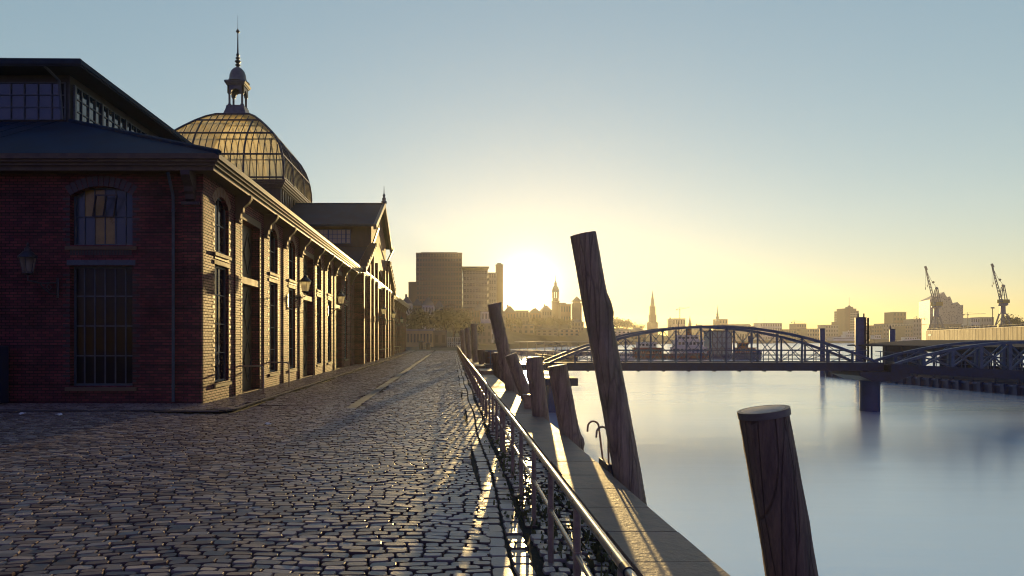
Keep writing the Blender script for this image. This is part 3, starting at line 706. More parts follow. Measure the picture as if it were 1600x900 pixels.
# utility cabinet by the end portal
cb = thing('utility_cabinet', 'tall dark mesh-door cabinet standing against the brick end wall', 'cabinet', (-15.2,22.4,.1))
m = MB(); m.box(-16.2,-14.82,22.15,22.85,.08,1.98); m.build('body', DECKM, cb, bevel=.03)
m = MB()
for k in range(9): m.box(-16.1+k*.14,-16.075+k*.14,22.12,22.147,.4,1.8)
for z in (.4,1.1,1.78): m.box(-16.12,-14.92,22.118,22.146,z,z+.04)
m.build('mesh_door', FRAME, cb)

# wall lamps (built facing +x, origin on the wall)
LG = None
m_, nt, bs = nodes('lamp_glass'); out = nt.nodes['Material Output']
tl = nd(nt,'ShaderNodeBsdfTranslucent'); tl.inputs[0].default_value = (.85,.8,.65,1); tp = nd(nt,'ShaderNodeBsdfTransparent')
bs.inputs['Base Color'].default_value = (.25,.25,.22,1); bs.inputs['Roughness'].default_value = .15
m1 = nd(nt,'ShaderNodeMixShader'); m1.inputs[0].default_value = .35; nt.links.new(tl.outputs[0],m1.inputs[1]); nt.links.new(tp.outputs[0],m1.inputs[2])
m2 = nd(nt,'ShaderNodeMixShader'); m2.inputs[0].default_value = .08; nt.links.new(m1.outputs[0],m2.inputs[1]); nt.links.new(bs.outputs[0],m2.inputs[2]); nt.links.new(m2.outputs[0],out.inputs[0])
LG = m_
lamp = thing('wall_lamp', 'black lantern on the shaded brick end wall, mounted left of the tall window', 'wall lamp', (0,0,0), 'lantern lamps on the market hall')
m = MB(); m.box(0,.05,-.07,.07,-.75,-.1); m.tube([(.03,0,-.25),(.5,0,-.3),(.9,0,-.22),(.9,0,.0)],.025,8)
m.tube([(.03,0,-.65),(.25,0,-.62),(.45,0,-.45),(.55,0,-.3)],.02,8); m.tube([(.3,0,-.3),(.36,0,-.42),(.28,0,-.5),(.2,0,-.42),(.26,0,-.36)],.014,6); m.build('bracket', IRON, lamp, True)
m = MB(); m.lathe((.9,0,0),[(.15,.06),(.25,.52)],6); m.build('glass', LG, lamp)
m = MB()
for k in range(6):
    a = 2*math.pi*k/6; m.beam((.9+.152*math.cos(a),.152*math.sin(a),.06),(.9+.254*math.cos(a),.254*math.sin(a),.52),.02)
m.lathe((.9,0,0),[(.06,-.05),(.17,.0),(.17,.06)],6); m.build('lantern_frame', IRON, lamp)
m = MB(); m.lathe((.9,0,.52),[(.30,0),(.29,.04),(.14,.2),(.10,.22),(.10,.3),(.05,.33),(.03,.38),(.045,.42),(.01,.5)],12); m.build('cap', IRON, lamp, True)
m = MB(); m.lathe((.9,0,.1),[(.03,0),(.06,.12),(.05,.25),(.01,.3)],8); m.build('bulb', M('frosted_bulb',(.7,.68,.6),.4), lamp, True)
for (x,y,z,rz,lb) in ((XW+.16,34.05,4.55,0,'black lantern on a pilaster of the sunlit hall side, nearest and largest there'),
        (XW+.16,45.1,4.5,0,'black lantern on the sunlit hall side, second along from the corner'),
        (TX+.32,66.6,4.6,0,'black lantern on the near pier of the projecting gable front'),
        (TX+.32,77.9,4.6,0,'black lantern on the far pier of the projecting gable front'),
        (XW+.16,99.4,4.6,0,'small far black lantern on the hall section beyond the gable')):
    dup(lamp,(x,y,z),rz,lb,'lantern lamps on the market hall')
lamp.location = (-13.25,22.99,4.35); lamp.rotation_euler = (0,0,-2.35)
# guard rails
gr = thing('guard_rail', 'bent tube guard rail at the near side of the first hall doorway', 'guard rail', (0,0,0), 'tube guard rails at the hall doors')
m = MB(); m.tube([(.0,0,1.05),(.9,0,1.05),(.96,0,1.02),(1.0,0,.95),(1.0,0,-.05)],.032,10); m.build('bent_tube', POST, gr, True)
m = MB(); m.lathe((1.0,0,-.02),[(.08,0),(.08,.02),(.04,.03)],10); m.build('foot_plate', POST, gr)
m = MB(); m.tube([(0.002,0,1.05),(.03,0,1.05)],.07,10); m.build('wall_flange', POST, gr)
for x,y,lb in ((XW,30.9,'bent tube guard rail at the far side of the first hall doorway'),(TX,70.2,'bent tube guard rail on the near side of the gable entrance'),
        (TX,77.6,'bent tube guard rail on the far side of the gable entrance'),(XW,95.6,'bent tube guard rail before the doorway beyond the gable'),(XW,99.0,'bent tube guard rail after the doorway beyond the gable')):
    dup(gr,(x,y,.1),0,lb)
gr.location = (XW,26.7,.1)
# litter
LIT = M('crumpled_paper',(.75,.73,.68),.7)
for (x,y,lb,sd) in (((414-VX)/132*H*.98,17.3,'crumpled white paper scrap lying on the cobbles ahead of the hall corner',1),(-11.3,19.4,'thin pale scrap of litter in the shade before the kerb',2),(-12.5,19.7,'pale litter scrap in the shade furthest left',3)):
    q = random.Random(sd); m = MB(); vs = [(x+i*.05+q.uniform(-.02,.02), y+j*.05+q.uniform(-.02,.02), .02+q.uniform(0,.07)) for j in range(4) for i in range(4)]
    m.add(vs,[(j*4+i,j*4+i+1,j*4+i+5,j*4+i+4) for j in range(3) for i in range(3)]); tag(m.build('paper_scrap',LIT),lb,'litter')

# ------------------------------------------------------------------ bridges and pontoon
def truss_bridge(name, label, x0, x1, yn, yf, z0, z1, rise, n, w, low=0):
    b = thing(name, label, 'bridge', (x0,yn,z0), 'arched lattice access bridges')
    zz = lambda x: z0+(z1-z0)*(x-x0)/(x1-x0)
    for y, nm in ((yn,1),(yf,2)):
        zt = lambda x: zz(x)+rise*4*((x-x0)/(x1-x0))*(1-(x-x0)/(x1-x0))
        xs = [x0+(x1-x0)*k/n for k in range(n+1)]
        m = MB(); N = 36
        for k in range(N):
            a, c = x0+(x1-x0)*k/N, x0+(x1-x0)*(k+1)/N
            m.prism([(a,y-.12,zt(a)-.06),(c,y-.12,zt(c)-.06),(c,y-.12,zt(c)+.11),(a,y-.12,zt(a)+.11)],(0,.24,0))
        t = m.build('truss', BRIDGE, b)
        for x in xs[1:-1]: m = MB(); m.box(x-w*.7,x+w*.7,y-w*.6,y+w*.6,zz(x),zt(x)-.05); m.build('upright', BRIDGE, t)
        m = MB()
        for a, c in zip(xs[1:-1],xs[2:-1]): m.beam((a,y-.03,zz(a)+.05),(c,y-.03,zt(c)-.05),w*.6); m.beam((a,y+.03,zt(a)-.05),(c,y+.03,zz(c)+.05),w*.6)
        m.build('lattice', BRIDGE, t)
        m = MB()
        for dz in (.25,.52,.85): m.beam((x0+.6,y+.12,zz(x0)+dz),(x1-.6,y+.12,zz(x1)+dz),.055 if dz>.8 else .03)
        for k in range(1,2*n): x = x0+(x1-x0)*k/(2*n); m.beam((x,y+.12,zz(x)),(x,y+.12,zz(x)+.85),.04)
        m.build('guard_railing', BRIDGE, t)
        m = MB(); m.prism([(x0-.3,y-.16,z0-.5),(x1+.3,y-.16,z1-.5-low),(x1+.3,y-.16,z1+.05),(x0-.3,y-.16,z0+.05)],(0,.32,0))
        for k in range(n): x = x0+(x1-x0)*(k+.5)/n; m.box(x-.05,x+.05,y-.2,y+.2,zz(x)-.56,zz(x)-.5)
        m.build('girder', DECKM, b)
    m = MB(); m.prism([(x0-.3,yn+.17,z0-.12),(x1+.3,yn+.17,z1-.12),(x1+.3,yn+.17,z1+.0),(x0-.3,yn+.17,z0+.0)],(0,yf-yn-.34,0))
    for k in range(n+1): x = x0+(x1-x0)*k/n; m.box(x-.08,x+.08,yn+.17,yf-.17,zz(x)-.4,zz(x)-.125)
    m.build('deck', DECKM, b)
    return b
BY = 46.0
truss_bridge('truss_bridge','arched lattice footbridge from the quay to the mid-river column',6.6,28.7,BY,BY+2.9,.58,.58,2.45,13,.07)
truss_bridge('truss_bridge','second arched lattice bridge sloping down from the column to the pontoon',29.5,50.6,BY-.5,BY+2.4,.50,-.6,2.0,11,.15,.15)
m = MB()
ap = thing('bridge_approach','plain girder landing between the quay coping and the footbridge','bridge approach',(2.5,BY,.1))
m.box(2.3,6.28,BY-.15,BY+3.05,.08,.5); m.build('deck', DECKM, ap)
m = MB()
for y in (BY-.1,BY+2.95):
    for x in (2.6,3.8,5.0,6.1): m.beam((x,y,.5),(x,y,1.4),.05)
    m.beam((2.4,y,1.4),(6.3,y,1.4),.06); m.beam((2.4,y,.95),(6.3,y,.95),.04)
m.build('guard_railing', BRIDGE, ap)
pr = thing('bridge_pier','round blue concrete column with flared cap carrying both bridge ends','bridge pier',(28.9,BY+1.2,WZ))
m = MB(); m.lathe((28.9,BY+1.2,WZ-2),[(.62,0),(.62,3.9),(.66,4.13)],24); m.build('column', CONC, pr, True)
m = MB(); m.prism([(27.2,BY-.5,.02),(30.6,BY-.5,.02),(30.6,BY-.5,-.25),(29.7,BY-.5,-.62),(28.1,BY-.5,-.62),(27.2,BY-.5,-.25)],(0,3.4,0)); m.build('cap', DECKM, pr, bevel=.03)
pr = thing('bridge_pier','bulky bridge abutment column with square cap standing in the water behind the thick stump','bridge pier',(6.9,BY+1.2,WZ))
m = MB(); m.box(6.55,8.1,BY+.2,BY+2.2,WZ-2,-.95); m.build('column', CONC, pr, bevel=.04)
m = MB(); m.box(6.3,8.5,BY-.1,BY+2.5,-.945,-.42); m.box(6.9,7.3,BY+.4,BY+2.0,-.415,.07); m.build('cap', DECKM, pr, bevel=.03)

pn = thing('pontoon','long dark steel landing pontoon with ribbed fender side','pontoon',(50,60,WZ))
m = MB(); m.box(50,66,30,91,WZ-.6,-1.92); m.build('hull', PONT, pn, bevel=.05)
for k in range(44):
    y = 31+k*1.38; m = MB(); m.prism([(50,y,WZ-.3),(49.7,y,WZ-.3),(49.6,y,-1.9),(49.75,y,-1.8),(50,y,-1.8)],(0,.42,0)); m.build('fender_rib', PONT, pn)
m = MB(); m.box(49.85,50.05,30,91,-2.05,-1.9); m.build('rubbing_strip', GUIDE, pn)
pb = thing('pontoon_building','low dark blue terminal shed with wide flat hipped roof on the pontoon','pontoon building',(52,60,-1.92))
ops = [(k*4.4+34,k*4.4+34+(2.4 if k%3 else 3.2),-.9,.9,.2) for k in range(11)]
for X in (53.0,63.0):
    m = MB(); wall_grid(m,(lambda X: lambda u,d,z:(X+(d if X<60 else -d),u,z))(X),32,84,-1.9,1.4,ops); m.build('wall', PONT, pb, fix=False)
m = MB(); m.quad((53,84,-1.9),(57,84,-1.9),(57,84,1.4),(53,84,1.4)); m.build('wall', PONT, pb, fix=False); m = MB(); m.quad((60,84,-1.9),(63,84,-1.9),(63,84,1.4),(60,84,1.4)); m.build('wall', PONT, pb, fix=False)
for k in range(20): m = MB(); m.box(51.2,51.34,32+k*2.7,32.14+k*2.7,-1.9,1.35); m.build('veranda_post', PONT, pb)
for o in ops:
    m = MB(); m.box(53.01,53.09,o[0],o[0]+.12,-.9,.9); m.box(53.01,53.09,o[1]-.12,o[1],-.9,.9); m.box(53.01,53.09,(o[0]+o[1])/2-.05,(o[0]+o[1])/2+.05,-.9,.9); m.box(53.011,53.085,o[0]+.12,o[1]-.12,.8,.89); m.build('window_frame', PONT, pb)
m = MB(); m.box(50.4,65.6,29,87,1.35,1.5); hip(m,(50.4,65.6,29,87),1.505,(55,61,34,81),2.1); m.quad((55,34,2.1),(61,34,2.1),(61,81,2.1),(55,81,2.1)); m.build('roof', M('bitumen_roof',(.05,.06,.08),.9,spec=.08), pb)
def guide(label, X, Y, r, top, lamps):
    g_ = thing('guide_pile', label, 'guide pile', (X,Y,WZ), 'blue steel guide piles round the pontoon')
    m = MB(); m.lathe((X,Y,WZ-3),[(r,0),(r,top-WZ+3)],20); m.build('tube', GUIDE, g_, True)
    m = MB(); m.lathe((X,Y,top),[(r*1.04,-.04),(r*1.04,.06),(r*.5,.12)],20)
    for k in range(lamps): m.box(X-.06+k*.7-.3,X+.06+k*.7-.3,Y-.06,Y+.06,.1+top,top+.55)
    m.build('cap', DECKM, g_)
    if r > .5:
        m = MB()
        for k in range(16): m.box(X+.15,X+.55,Y-r-.16,Y-r-.12,WZ+1+k*.42,WZ+1.05+k*.42)
        m.box(X+.13,X+.16,Y-r-.17,Y-r+.1,WZ+.9,top); m.box(X+.54,X+.57,Y-r-.17,Y-r+.2,WZ+.9,top); m.build('ladder', IRON, g_)
guide('thick tall blue steel guide pile with ladder, standing behind the bridge pier',50.9,85,.62,4.85,2)
guide('slim blue steel guide pile standing alone in open water left of the thick one',49.4,91,.32,3.55,0)
guide('slim blue steel guide pile rising behind the corner of the pontoon roof',62.6,97,.36,3.55,1)

# ------------------------------------------------------------------ far shore and city
def shore_x(y):
    for (xa,ya),(xb,yb) in zip(shore[1:],shore[2:6]):
        if ya <= y <= yb: return xa+(xb-xa)*(y-ya)/(yb-ya)
    return 9999
HB = [(-45,430,95,105,12),(70,660,80,120,21),(20,560,60,80,12),(205,850,60,60,16)]
def hz(x, y): return -.03+sum(h*math.exp(-((x-a)/c)**2-((y-b)/d)**2) for a,b,c,d,h in HB)
vs, fs = [], []; xs = list(range(-260,300,12)); ys_ = list(range(230,1000,12))
for y in ys_:
    for x in xs:
        e = max(0,min(1,(shore_x(y)-x-4)/18)) if y < 900 else 1
        vs.append((x,y,(hz(x,y)+rnd.uniform(-.4,.4))*e-.04 if e > 0 else -9))
n = len(xs)
for j in range(len(ys_)-1):
    for i in range(n-1): fs.append((j*n+i,j*n+i+1,(j+1)*n+i+1,(j+1)*n+i))
m = MB(); m.add(vs,fs); kind(m.build('hillside', M('winter_grass',(.10,.085,.05),.9,col2=(.05,.042,.028),scale=.05,spec=.2),None,True,fix=False),'structure')

BM = {k:M('facade_'+k,c,.65,scale=.3,col2=tuple(x*.75 for x in c)) for k,c in dict(brick=(.15,.085,.06),white=(.60,.57,.52),grey=(.26,.25,.24),dark=(.11,.10,.095),glass=(.10,.13,.15),tan=(.24,.18,.12),slate=(.09,.095,.11),yellow=(.42,.33,.17)).items()}
WG = glass_mat('far_window_glass',(.03,.04,.05),.15); COPPER = M('green_copper',(.14,.24,.2),.5,scale=.5)
def bldg(name, label, cat, x0, x1, yt, Y, dep, mat, zb=None, roof='flat', floors=0, cols=0, group=None, rh=.28, roofmat='slate', band=False, pent=None, yaw=0):
    X0, X1 = (x0-VX)/F*Y, (x1-VX)/F*Y; zt = H+(VY-yt)/F*Y
    if zb is None: zb = max(-.5, hz((X0+X1)/2, Y)-1.0) if Y < 900 else -.2
    t = thing(name, label, cat, ((X0+X1)/2,Y,zb), group); W = X1-X0
    ze = zt if roof == 'flat' else zt-min(rh*(zt-zb), W*.7)
    m = MB(); m.box(X0,X1,Y,Y+dep,zb,ze); m.build('wall', BM[mat], t)
    if roof == 'flat':
        m = MB(); m.box(X0-.15,X1+.15,Y-.15,Y+dep+.15,ze+.002,ze+.5)
        if pent: m.box(X0+W*pent[0],X0+W*pent[1],Y+dep*.3,Y+dep*.8,ze+.5,ze+.5+pent[2])
        m.build('roof', BM[roofmat], t)
    elif roof == 'hip':
        m = MB(); k = min(W,dep)*.42; o = .3; a = [(X0-o,Y-o,ze),(X1+o,Y-o,ze),(X1+o,Y+dep+o,ze),(X0-o,Y+dep+o,ze)]; b = [(X0+k,Y+k,zt),(X1-k,Y+k,zt),(X1-k,Y+dep-k,zt),(X0+k,Y+dep-k,zt)]
        m.add(a+b,[(0,3,2,1),(4,5,6,7),(0,1,5,4),(1,2,6,5),(2,3,7,6),(3,0,4,7)]); rf = m.build('roof', BM[roofmat], t)
        m = MB(); m.box(X0+W*.3,X0+W*.3+.9,Y+dep*.4,Y+dep*.4+.9,ze+.5,zt+1.2); m.build('chimney', BM['brick'], rf)
    elif roof == 'gable':
        m = MB(); c = (X0+X1)/2; m.prism([(X0-.3,Y-.3,ze),(c,Y-.3,zt),(X1+.3,Y-.3,ze)],(0,dep+.6,0)); m.build('roof', BM[roofmat], t)
    if floors and band:
        fh = (ze-zb)/floors
        for f in range(floors):
            m = MB(); z = zb+f*fh; m.box(X0+.4,X1-.4,Y-.06,Y-.004,z+fh*.32,z+fh*.86)
            m.box(X0-.06,X0-.004,Y+.4,Y+dep-.4,z+fh*.32,z+fh*.86); wb = m.build('window_band', WG, t)
            m = MB()
            for c in range(cols+1): x = X0+.4+(W-.8)*c/cols; m.box(x-.3,x+.3,Y-.14,Y-.062,z+fh*.32,z+fh*.86)
            m.box(X0+.4,X1-.4,Y-.13,Y-.064,z+fh*.56,z+fh*.62); m.build('mullion_grid', BM[mat], wb)
    elif floors:
        fh = (ze-zb)/floors
        for f in range(floors):
            for c in range(cols):
                x = X0+W*(c+.5)/cols; w_ = W/cols*.24; z = zb+f*fh
                m = MB(); m.box(x-w_,x+w_,Y-.05,Y-.004,z+fh*.3,z+fh*.82); m.build('window', WG, t)
    return t
# left of the sun
bldg('market_shed','long low yellow shed with flat roof at the end of the cobbles','shed',630,676,517,195,9,'yellow',-.1,floors=1,cols=9,roofmat='grey')
bldg('market_shed','dark square shed at the right end of the long yellow one','shed',677,698,519,197,8,'dark',-.1,floors=1,cols=2)
fc = thing('fence','low pale bar fence between the dark shed and the end of the railing','fence',(0,196,0))
m = MB(); xa, xb = (699-VX)/F*196, (722-VX)/F*196
for z in (.6,1.2,2.6): m.beam((xa,196,z),(xb,196,z),.12)
m.build('bars', BM['white'], fc)
for k in range(8): m = MB(); m.beam((xa+(xb-xa)*k/7,196,-.1),(xa+(xb-xa)*k/7,196,2.7),.14); m.build('post', BM['white'], fc)
for x,yt,h,lb in ((658,530,0,'small dark litter bin on the far cobbles, left of the pair'),(669,534,0,'smaller dark bin on the far cobbles, right of the pair')):
    X,Y,Z = at(x,yt,150); b = thing('litter_bin',lb,'litter bin',(X,Y,0)); m = MB(); m.lathe((X,Y,-.04),[(.45,0),(.55,.1),(.5,Z*.6),(.58,Z*.62),(.58,Z*.75)],12); m.build('body', IRON, b, True)
    m = MB(); m.lathe((X,Y,Z*.7),[(.6,0),(.5,.2),(.12,.3),(.1,Z*.35)],12); m.build('lid', IRON, b, True)
for i,(x0,x1,yt,Y,mt,lb) in enumerate(((627,643,463,290,'white','white town house with steep slate roof, leftmost of the row above the sheds'),(644,659,467,300,'tan','tan town house between two white ones above the sheds'),
        (660,678,464,292,'white','broad white town house with slate roof and dormer windows right of the tan house'),(679,693,470,305,'grey','grey town house at the right end of the row under the tower block'))):
    bldg('town_house',lb,'house',x0,x1,yt,Y,11,mt,None,'hip',3,4,'town houses below the tower block',.42)
t = bldg('tower_block','tall wide brown office tower block with gridded facade on the hill','tower block',650,722,396,430,24,'brick',3,floors=18,cols=16,band=True,pent=(.1,.9,1.2),roofmat='brick')
m = MB(); X0 = (638-VX)/F*430; X1 = (650-VX)/F*430; m.box(X0,X1-.05,431,450,3,H+90/F*430); m.build('side_wing', BM['brick'], t)
t = bldg('office_building','glazed office block with flat canopy on its roof, right of the brown tower','office building',723,762,422,450,22,'grey',4,floors=11,cols=8,band=True)
m = MB(); z = H+111/F*450; m.box((721-VX)/F*450,(764-VX)/F*450,447,474,z,z+.8)
for k in range(5): x = (725+k*9-VX)/F*450; m.box(x,x+.3,449,449.3,z-3,z)
m.build('roof_canopy', BM['slate'], t)
bldg('office_building','narrow stepped office block between the canopy block and the slim tower','office building',763,776,427,455,18,'grey',4,floors=10,cols=3,band=True)
bldg('slim_tower','slim plain brick tower just left of the sun','tower',775,786,414,470,5,'brick',4,roof='flat',floors=0,pent=(.2,.8,1.0))
for i,(x0,x1,yt,Y,mt,lb,rf) in enumerate(((722,741,482,310,'tan','tan apartment house low beneath the canopy office block','flat'),(741,757,474,330,'brick','brick apartment house with hipped roof behind the tan one','hip'),
        (752,772,487,300,'white','white apartment house standing left of the slim leaning pile','flat'),(771,790,478,345,'dark','dark gabled house hidden in the glow behind the slim leaning pile','gable'),
        (738,768,507,280,'dark','low dark terrace below the white apartment house','flat'))):
    bldg('apartment_house',lb,'apartment house',x0,x1,yt,Y,12,mt,None,rf,3,4,'apartment houses near the slim leaning pile')
# below and right of the sun
for i,(x0,x1,yt,Y,mt,rf,lb) in enumerate(((788,806,478,480,'brick','hip','brick warehouse right under the sun'),(806,826,486,500,'dark','flat','dark flat block in the glare under the sun'),
        (827,846,481,520,'brick','gable','gabled brick warehouse below right of the sun'),(847,862,477,560,'dark','hip','hip-roofed dark house left of the clock tower church'),
        (876,892,476,600,'brick','flat','brick block right of the clock tower church'),(893,912,498,540,'dark','hip','dark hip-roofed house below the pyramid-roofed tower'),
        (800,835,508,440,'tan','flat','long tan shore building low under the sunbeams'),(838,872,512,455,'dark','gable','dark gabled shore hall at the water below the church'),
        (874,905,515,480,'tan','flat','tan shore building left of the tall leaning pile'),(930,958,506,620,'grey','flat','grey shore block peeping right of the tall leaning pile'),
        (958,985,514,640,'white','hip','white shore house under the wooded hill'),(985,1010,512,700,'brick','hip','brick shore house left of the slim stone steeple'))):
    bldg('waterfront_building',lb,'waterfront building',x0,x1,yt,Y,16,mt,None,rf,2,4,'waterfront buildings below the sun')
def steeple(label, xc, yt, wpx, Y, parts, cat='church'):
    X = (xc-VX)/F*Y; s = Y/F; t = thing('church', label, cat, (X,Y,0)); z0 = hz(X,Y)-1 if Y < 900 else -.2
    z = lambda py: H+(VY-py)*s
    for nm, mt, n, ph, pr in parts:
        m = MB(); m.lathe((X,Y,0),[(r*s,z0 if py is None else z(py)) for r,py in pr],n,ph); m.build(nm, mt, t)
    return t, X, s, z
Q = math.pi/4
t,X,s,z = steeple('baroque church clock tower with colonnade and domed copper top beside the sun',868,435,11,620,[('tower',BM['brick'],4,Q,[(7.5,None),(7.5,472)]),('cornice',BM['tan'],4,Q,[(8,472),(8,470.5)]),
    ('lantern_base',BM['brick'],12,0,[(5,470.5),(5,466)]),('dome',COPPER,14,0,[(6,456),(5.6,453),(4,448.5),(2.2,446),(2.2,442),(1.2,440.5),(.5,438),(.15,430)])])
m = MB()
for k in range(8): a = math.pi*k/4; m.lathe((X+4.6*s*math.cos(a),620+4.6*s*math.sin(a),0),[(.7*s,z(466)),(.7*s,z(456))],6)
m.build('colonnade', BM['tan'], t)
m = MB(); m.prism([(X-6*s,622,0),(X+22*s,622,0),(X+22*s,622,z(478)),(X+16*s,622,z(473)),(X+6*s,622,z(473))],(0,22,0)); m.build('nave', BM['brick'], t)
steeple('square tower with open belfry and pyramid roof left of the tall leaning pile',901,463,15,600,[('tower',BM['dark'],4,Q,[(9.5,None),(9.5,474)]),('belfry',BM['tan'],4,Q,[(7,474),(7,471)]),('pyramid_roof',BM['slate'],4,Q,[(10.5,471),(.2,463)])],'tower')
steeple('slim gothic stone church tower with needle spire above the bridge arch',1019.5,455,12,820,[('tower',BM['brick'],4,Q,[(7,None),(6.6,492)]),('belfry',BM['brick'],4,Q,[(5.4,492),(5,480)]),('pinnacles',BM['brick'],4,0,[(5.4,480),(4,478.5)]),('spire',BM['slate'],8,0,[(3.6,480),(2.4,470),(.15,454)]),('side_turret',BM['brick'],6,0,[(8.6,None),(8.6,504),(6.8,503)])])
steeple('stubby church tower with small pointed cap left of the pale flat block',1047,494,7,900,[('tower',BM['dark'],8,0,[(3,None),(3,501)]),('cap',BM['slate'],8,0,[(3.4,501),(1,497),(.2,494)])])
steeple('short dark spire right of the pale flat block under the jib crane',1078,493,5,900,[('tower',BM['dark'],4,Q,[(3,None),(2.6,505)]),('spire',BM['slate'],8,0,[(2,505),(.15,493)])])
steeple('thin baroque church spire with bulbs above the bridge crown',1121,478,6,880,[('tower',BM['brick'],4,Q,[(4.2,None),(3.8,502)]),('bulbs',COPPER,10,0,[(3,502),(1.9,499),(2.6,496),(1.5,493),(1.9,491),(.9,488),(.12,477)])])
def tower_crane(label, xc, yb, yt, Y, jl, jr, dy=0):
    s = Y/F; X = (xc-VX)*s; z = lambda p: H+(VY-p)*s; c = thing('tower_crane',label,'tower crane',(X,Y,0),'distant construction cranes'); w_ = max(.9,.9*s)
    m = MB()
    for k in range(6): a0 = z(yb)+(z(yt)-z(yb))*k/6; a1 = z(yb)+(z(yt)-z(yb))*(k+1)/6; m.beam((X-w_/2,Y,a0),(X+w_/2,Y,a1),w_*.25); m.beam((X-w_/2,Y,a0),(X-w_/2,Y,a1),w_*.3); m.beam((X+w_/2,Y,a0),(X+w_/2,Y,a1),w_*.3)
    m.build('mast', BM['dark'], c)
    m = MB(); e0 = (X-jl*s,Y,z(yt)); e1 = (X+jr*s,Y,z(yt-dy)); m.beam(e0,(X,Y,z(yt)),w_*.5); m.beam((X,Y,z(yt)),e1,w_*.45); tp = (X,Y,z(yt-3)); m.beam((X,Y,z(yt)),tp,w_*.4); m.beam(tp,e0,w_*.15); m.beam(tp,(X+jr*s*.7,Y,z(yt-dy*.7)),w_*.15); m.build('jib', BM['dark'], c)
    m = MB(); k = jl if jl < jr else -jr; m.box(X-k*s-w_*.8,X-k*s+w_*.8,Y-w_*.6,Y+w_*.6,z(yt)-1.8*s,z(yt)-.1); m.build('counterweight', BM['slate'], c)
    m = MB(); m.box(X-w_*.7,X+w_*.7,Y-w_*1.3,Y-w_*.5,z(yt)-1.9*s,z(yt)-.2*s); m.build('cab', BM['grey'], c)
tower_crane('construction crane with long jib pointing right over the pale flat block',1062,500,483,900,4.5,15,2.5)
tower_crane('thin crane left of the twin office tower, jib level',1241,512,503,1000,4,14)
tower_crane('thin crane with wide level jib right of the wave-roofed hall',1512,512,491,1050,6,28,1)
tower_crane('small crane above the block just left of the wave-roofed hall',1432,500,497,1050,5,5)
SK = [(1051,1071,498,930,'grey','flat','pale flat block under the jib crane',3,5),(1084,1110,507,940,'brick','hip','low brick roofline right of the short dark spire',2,6),(1124,1137,499,920,'tan','flat','tan block directly right of the thin baroque spire',4,3),
 (1138,1172,507,960,'grey','flat','long low grey block right of the tan one by the baroque spire',2,8),(1172,1188,509,950,'brick','hip','brick warehouse left of the ship masts',2,4),(1188,1222,505,970,'white','flat','long white office block behind the ship masts',4,9),
 (1224,1244,515,960,'brick','flat','low brick warehouse right of the long white block',2,5),(1245,1260,506,980,'tan','flat','tan block with pale top in the low warehouse row',4,4),(1261,1289,514,960,'yellow','flat','row of yellowish warehouses left of the slim guide pile',3,7),
 (1290,1310,508,990,'grey','flat','grey block immediately right of the slim guide pile',4,5),(1312,1319,503,1010,'brick','flat','narrow brick block at the foot of the twin tower',5,2),(1362,1378,509,970,'brick','flat','brick warehouse right of the thick guide pile',4,4),
 (1380,1420,506,985,'grey','flat','wide grey warehouse with long flat roof',4,9),(1396,1416,488,1030,'brick','flat','square brick tower rising behind the wide grey warehouse',6,4),(1414,1426,509,960,'tan','flat','narrow tan block with pale side right of the wide grey warehouse',4,3),
 (1427,1440,499,1000,'grey','flat','grey block tucked against the left of the wave-roofed hall',5,3),(1517,1531,497,1060,'white','flat','pale block left of the twin pale blocks behind the dock',4,4),(1533,1553,496,1080,'grey','flat','broader greyish block right of its pale neighbour behind the dock',4,5)]
for x0,x1,yt,Y,mt,rf,lb,fl,cl_ in SK: bldg('city_block',lb,'city block',x0,x1,yt,Y,22,mt,-.2,rf,fl,cl_,'city blocks on the far bank',.3)
t = bldg('office_tower','twin office tower with stepped crown and antenna on the far bank','office tower',1319,1342,486,1000,26,'grey',-.2,floors=12,cols=5,band=True)
s = 1000/F; X = lambda p:(p-VX)*s; Z = lambda p:H+(VY-p)*s
m = MB(); m.box(X(1318),X(1326),996,1018,-.2,Z(482)); m.build('dark_slab', BM['brick'], t)
m = MB(); m.box(X(1327),X(1340),1003,1018,Z(486)+.5,Z(482)); m.box(X(1330),X(1337),1006,1015,Z(482),Z(479)); m.lathe((X(1333),1010,Z(479)),[(3*s,0),(1*s,2*s),(.3*s,3*s),(.2*s,15*s)],8); m.build('crown', BM['slate'], t)

# wave-roofed concert hall on the far bank
t = thing('concert_hall','glassy concert hall with peaked wave roof above the floating dock','concert hall',((1472-VX)*s,1000,0))
m_, nt, bs = nodes('dotted_glass_facade'); tcn = nd(nt,'ShaderNodeTexCoord'); sp = nd(nt,'ShaderNodeSeparateXYZ'); nt.links.new(tcn.outputs['Object'],sp.inputs[0])
cb_ = nd(nt,'ShaderNodeCombineXYZ'); nt.links.new(mathn(nt,'ADD',sp.outputs[0],sp.outputs[1]),cb_.inputs[0]); nt.links.new(sp.outputs[2],cb_.inputs[1])
vo = nd(nt,'ShaderNodeTexVoronoi'); vo.inputs['Scale'].default_value = .42; vo.inputs['Randomness'].default_value = .55; nt.links.new(cb_.outputs[0],vo.inputs['Vector'])
nt.links.new(ramp(nt,vo.outputs['Distance'],[(.30,(.07,.08,.09)),(.42,(.30,.30,.28))]),bs.inputs['Base Color']); bs.inputs['Roughness'].default_value = .6; bs.inputs['Specular IOR Level'].default_value = .2
fr = [(1453,468),(1458,465),(1463,463),(1470,459.5),(1475,456),(1477,460),(1480,465),(1484.4,463),(1487,469),(1489,475),(1493,473.5),(1496,472),(1499,475),(1502,478),(1505,476)]
m = MB(); pts = [((p-VX)*s,1000,Z(q)) for p,q in fr]; m.prism([((1505-VX)*s,1000,Z(506)),((1453-VX)*s,1000,Z(506))]+pts,(26,62,0)); 
g2 = m.build('glass_body', m_, t)
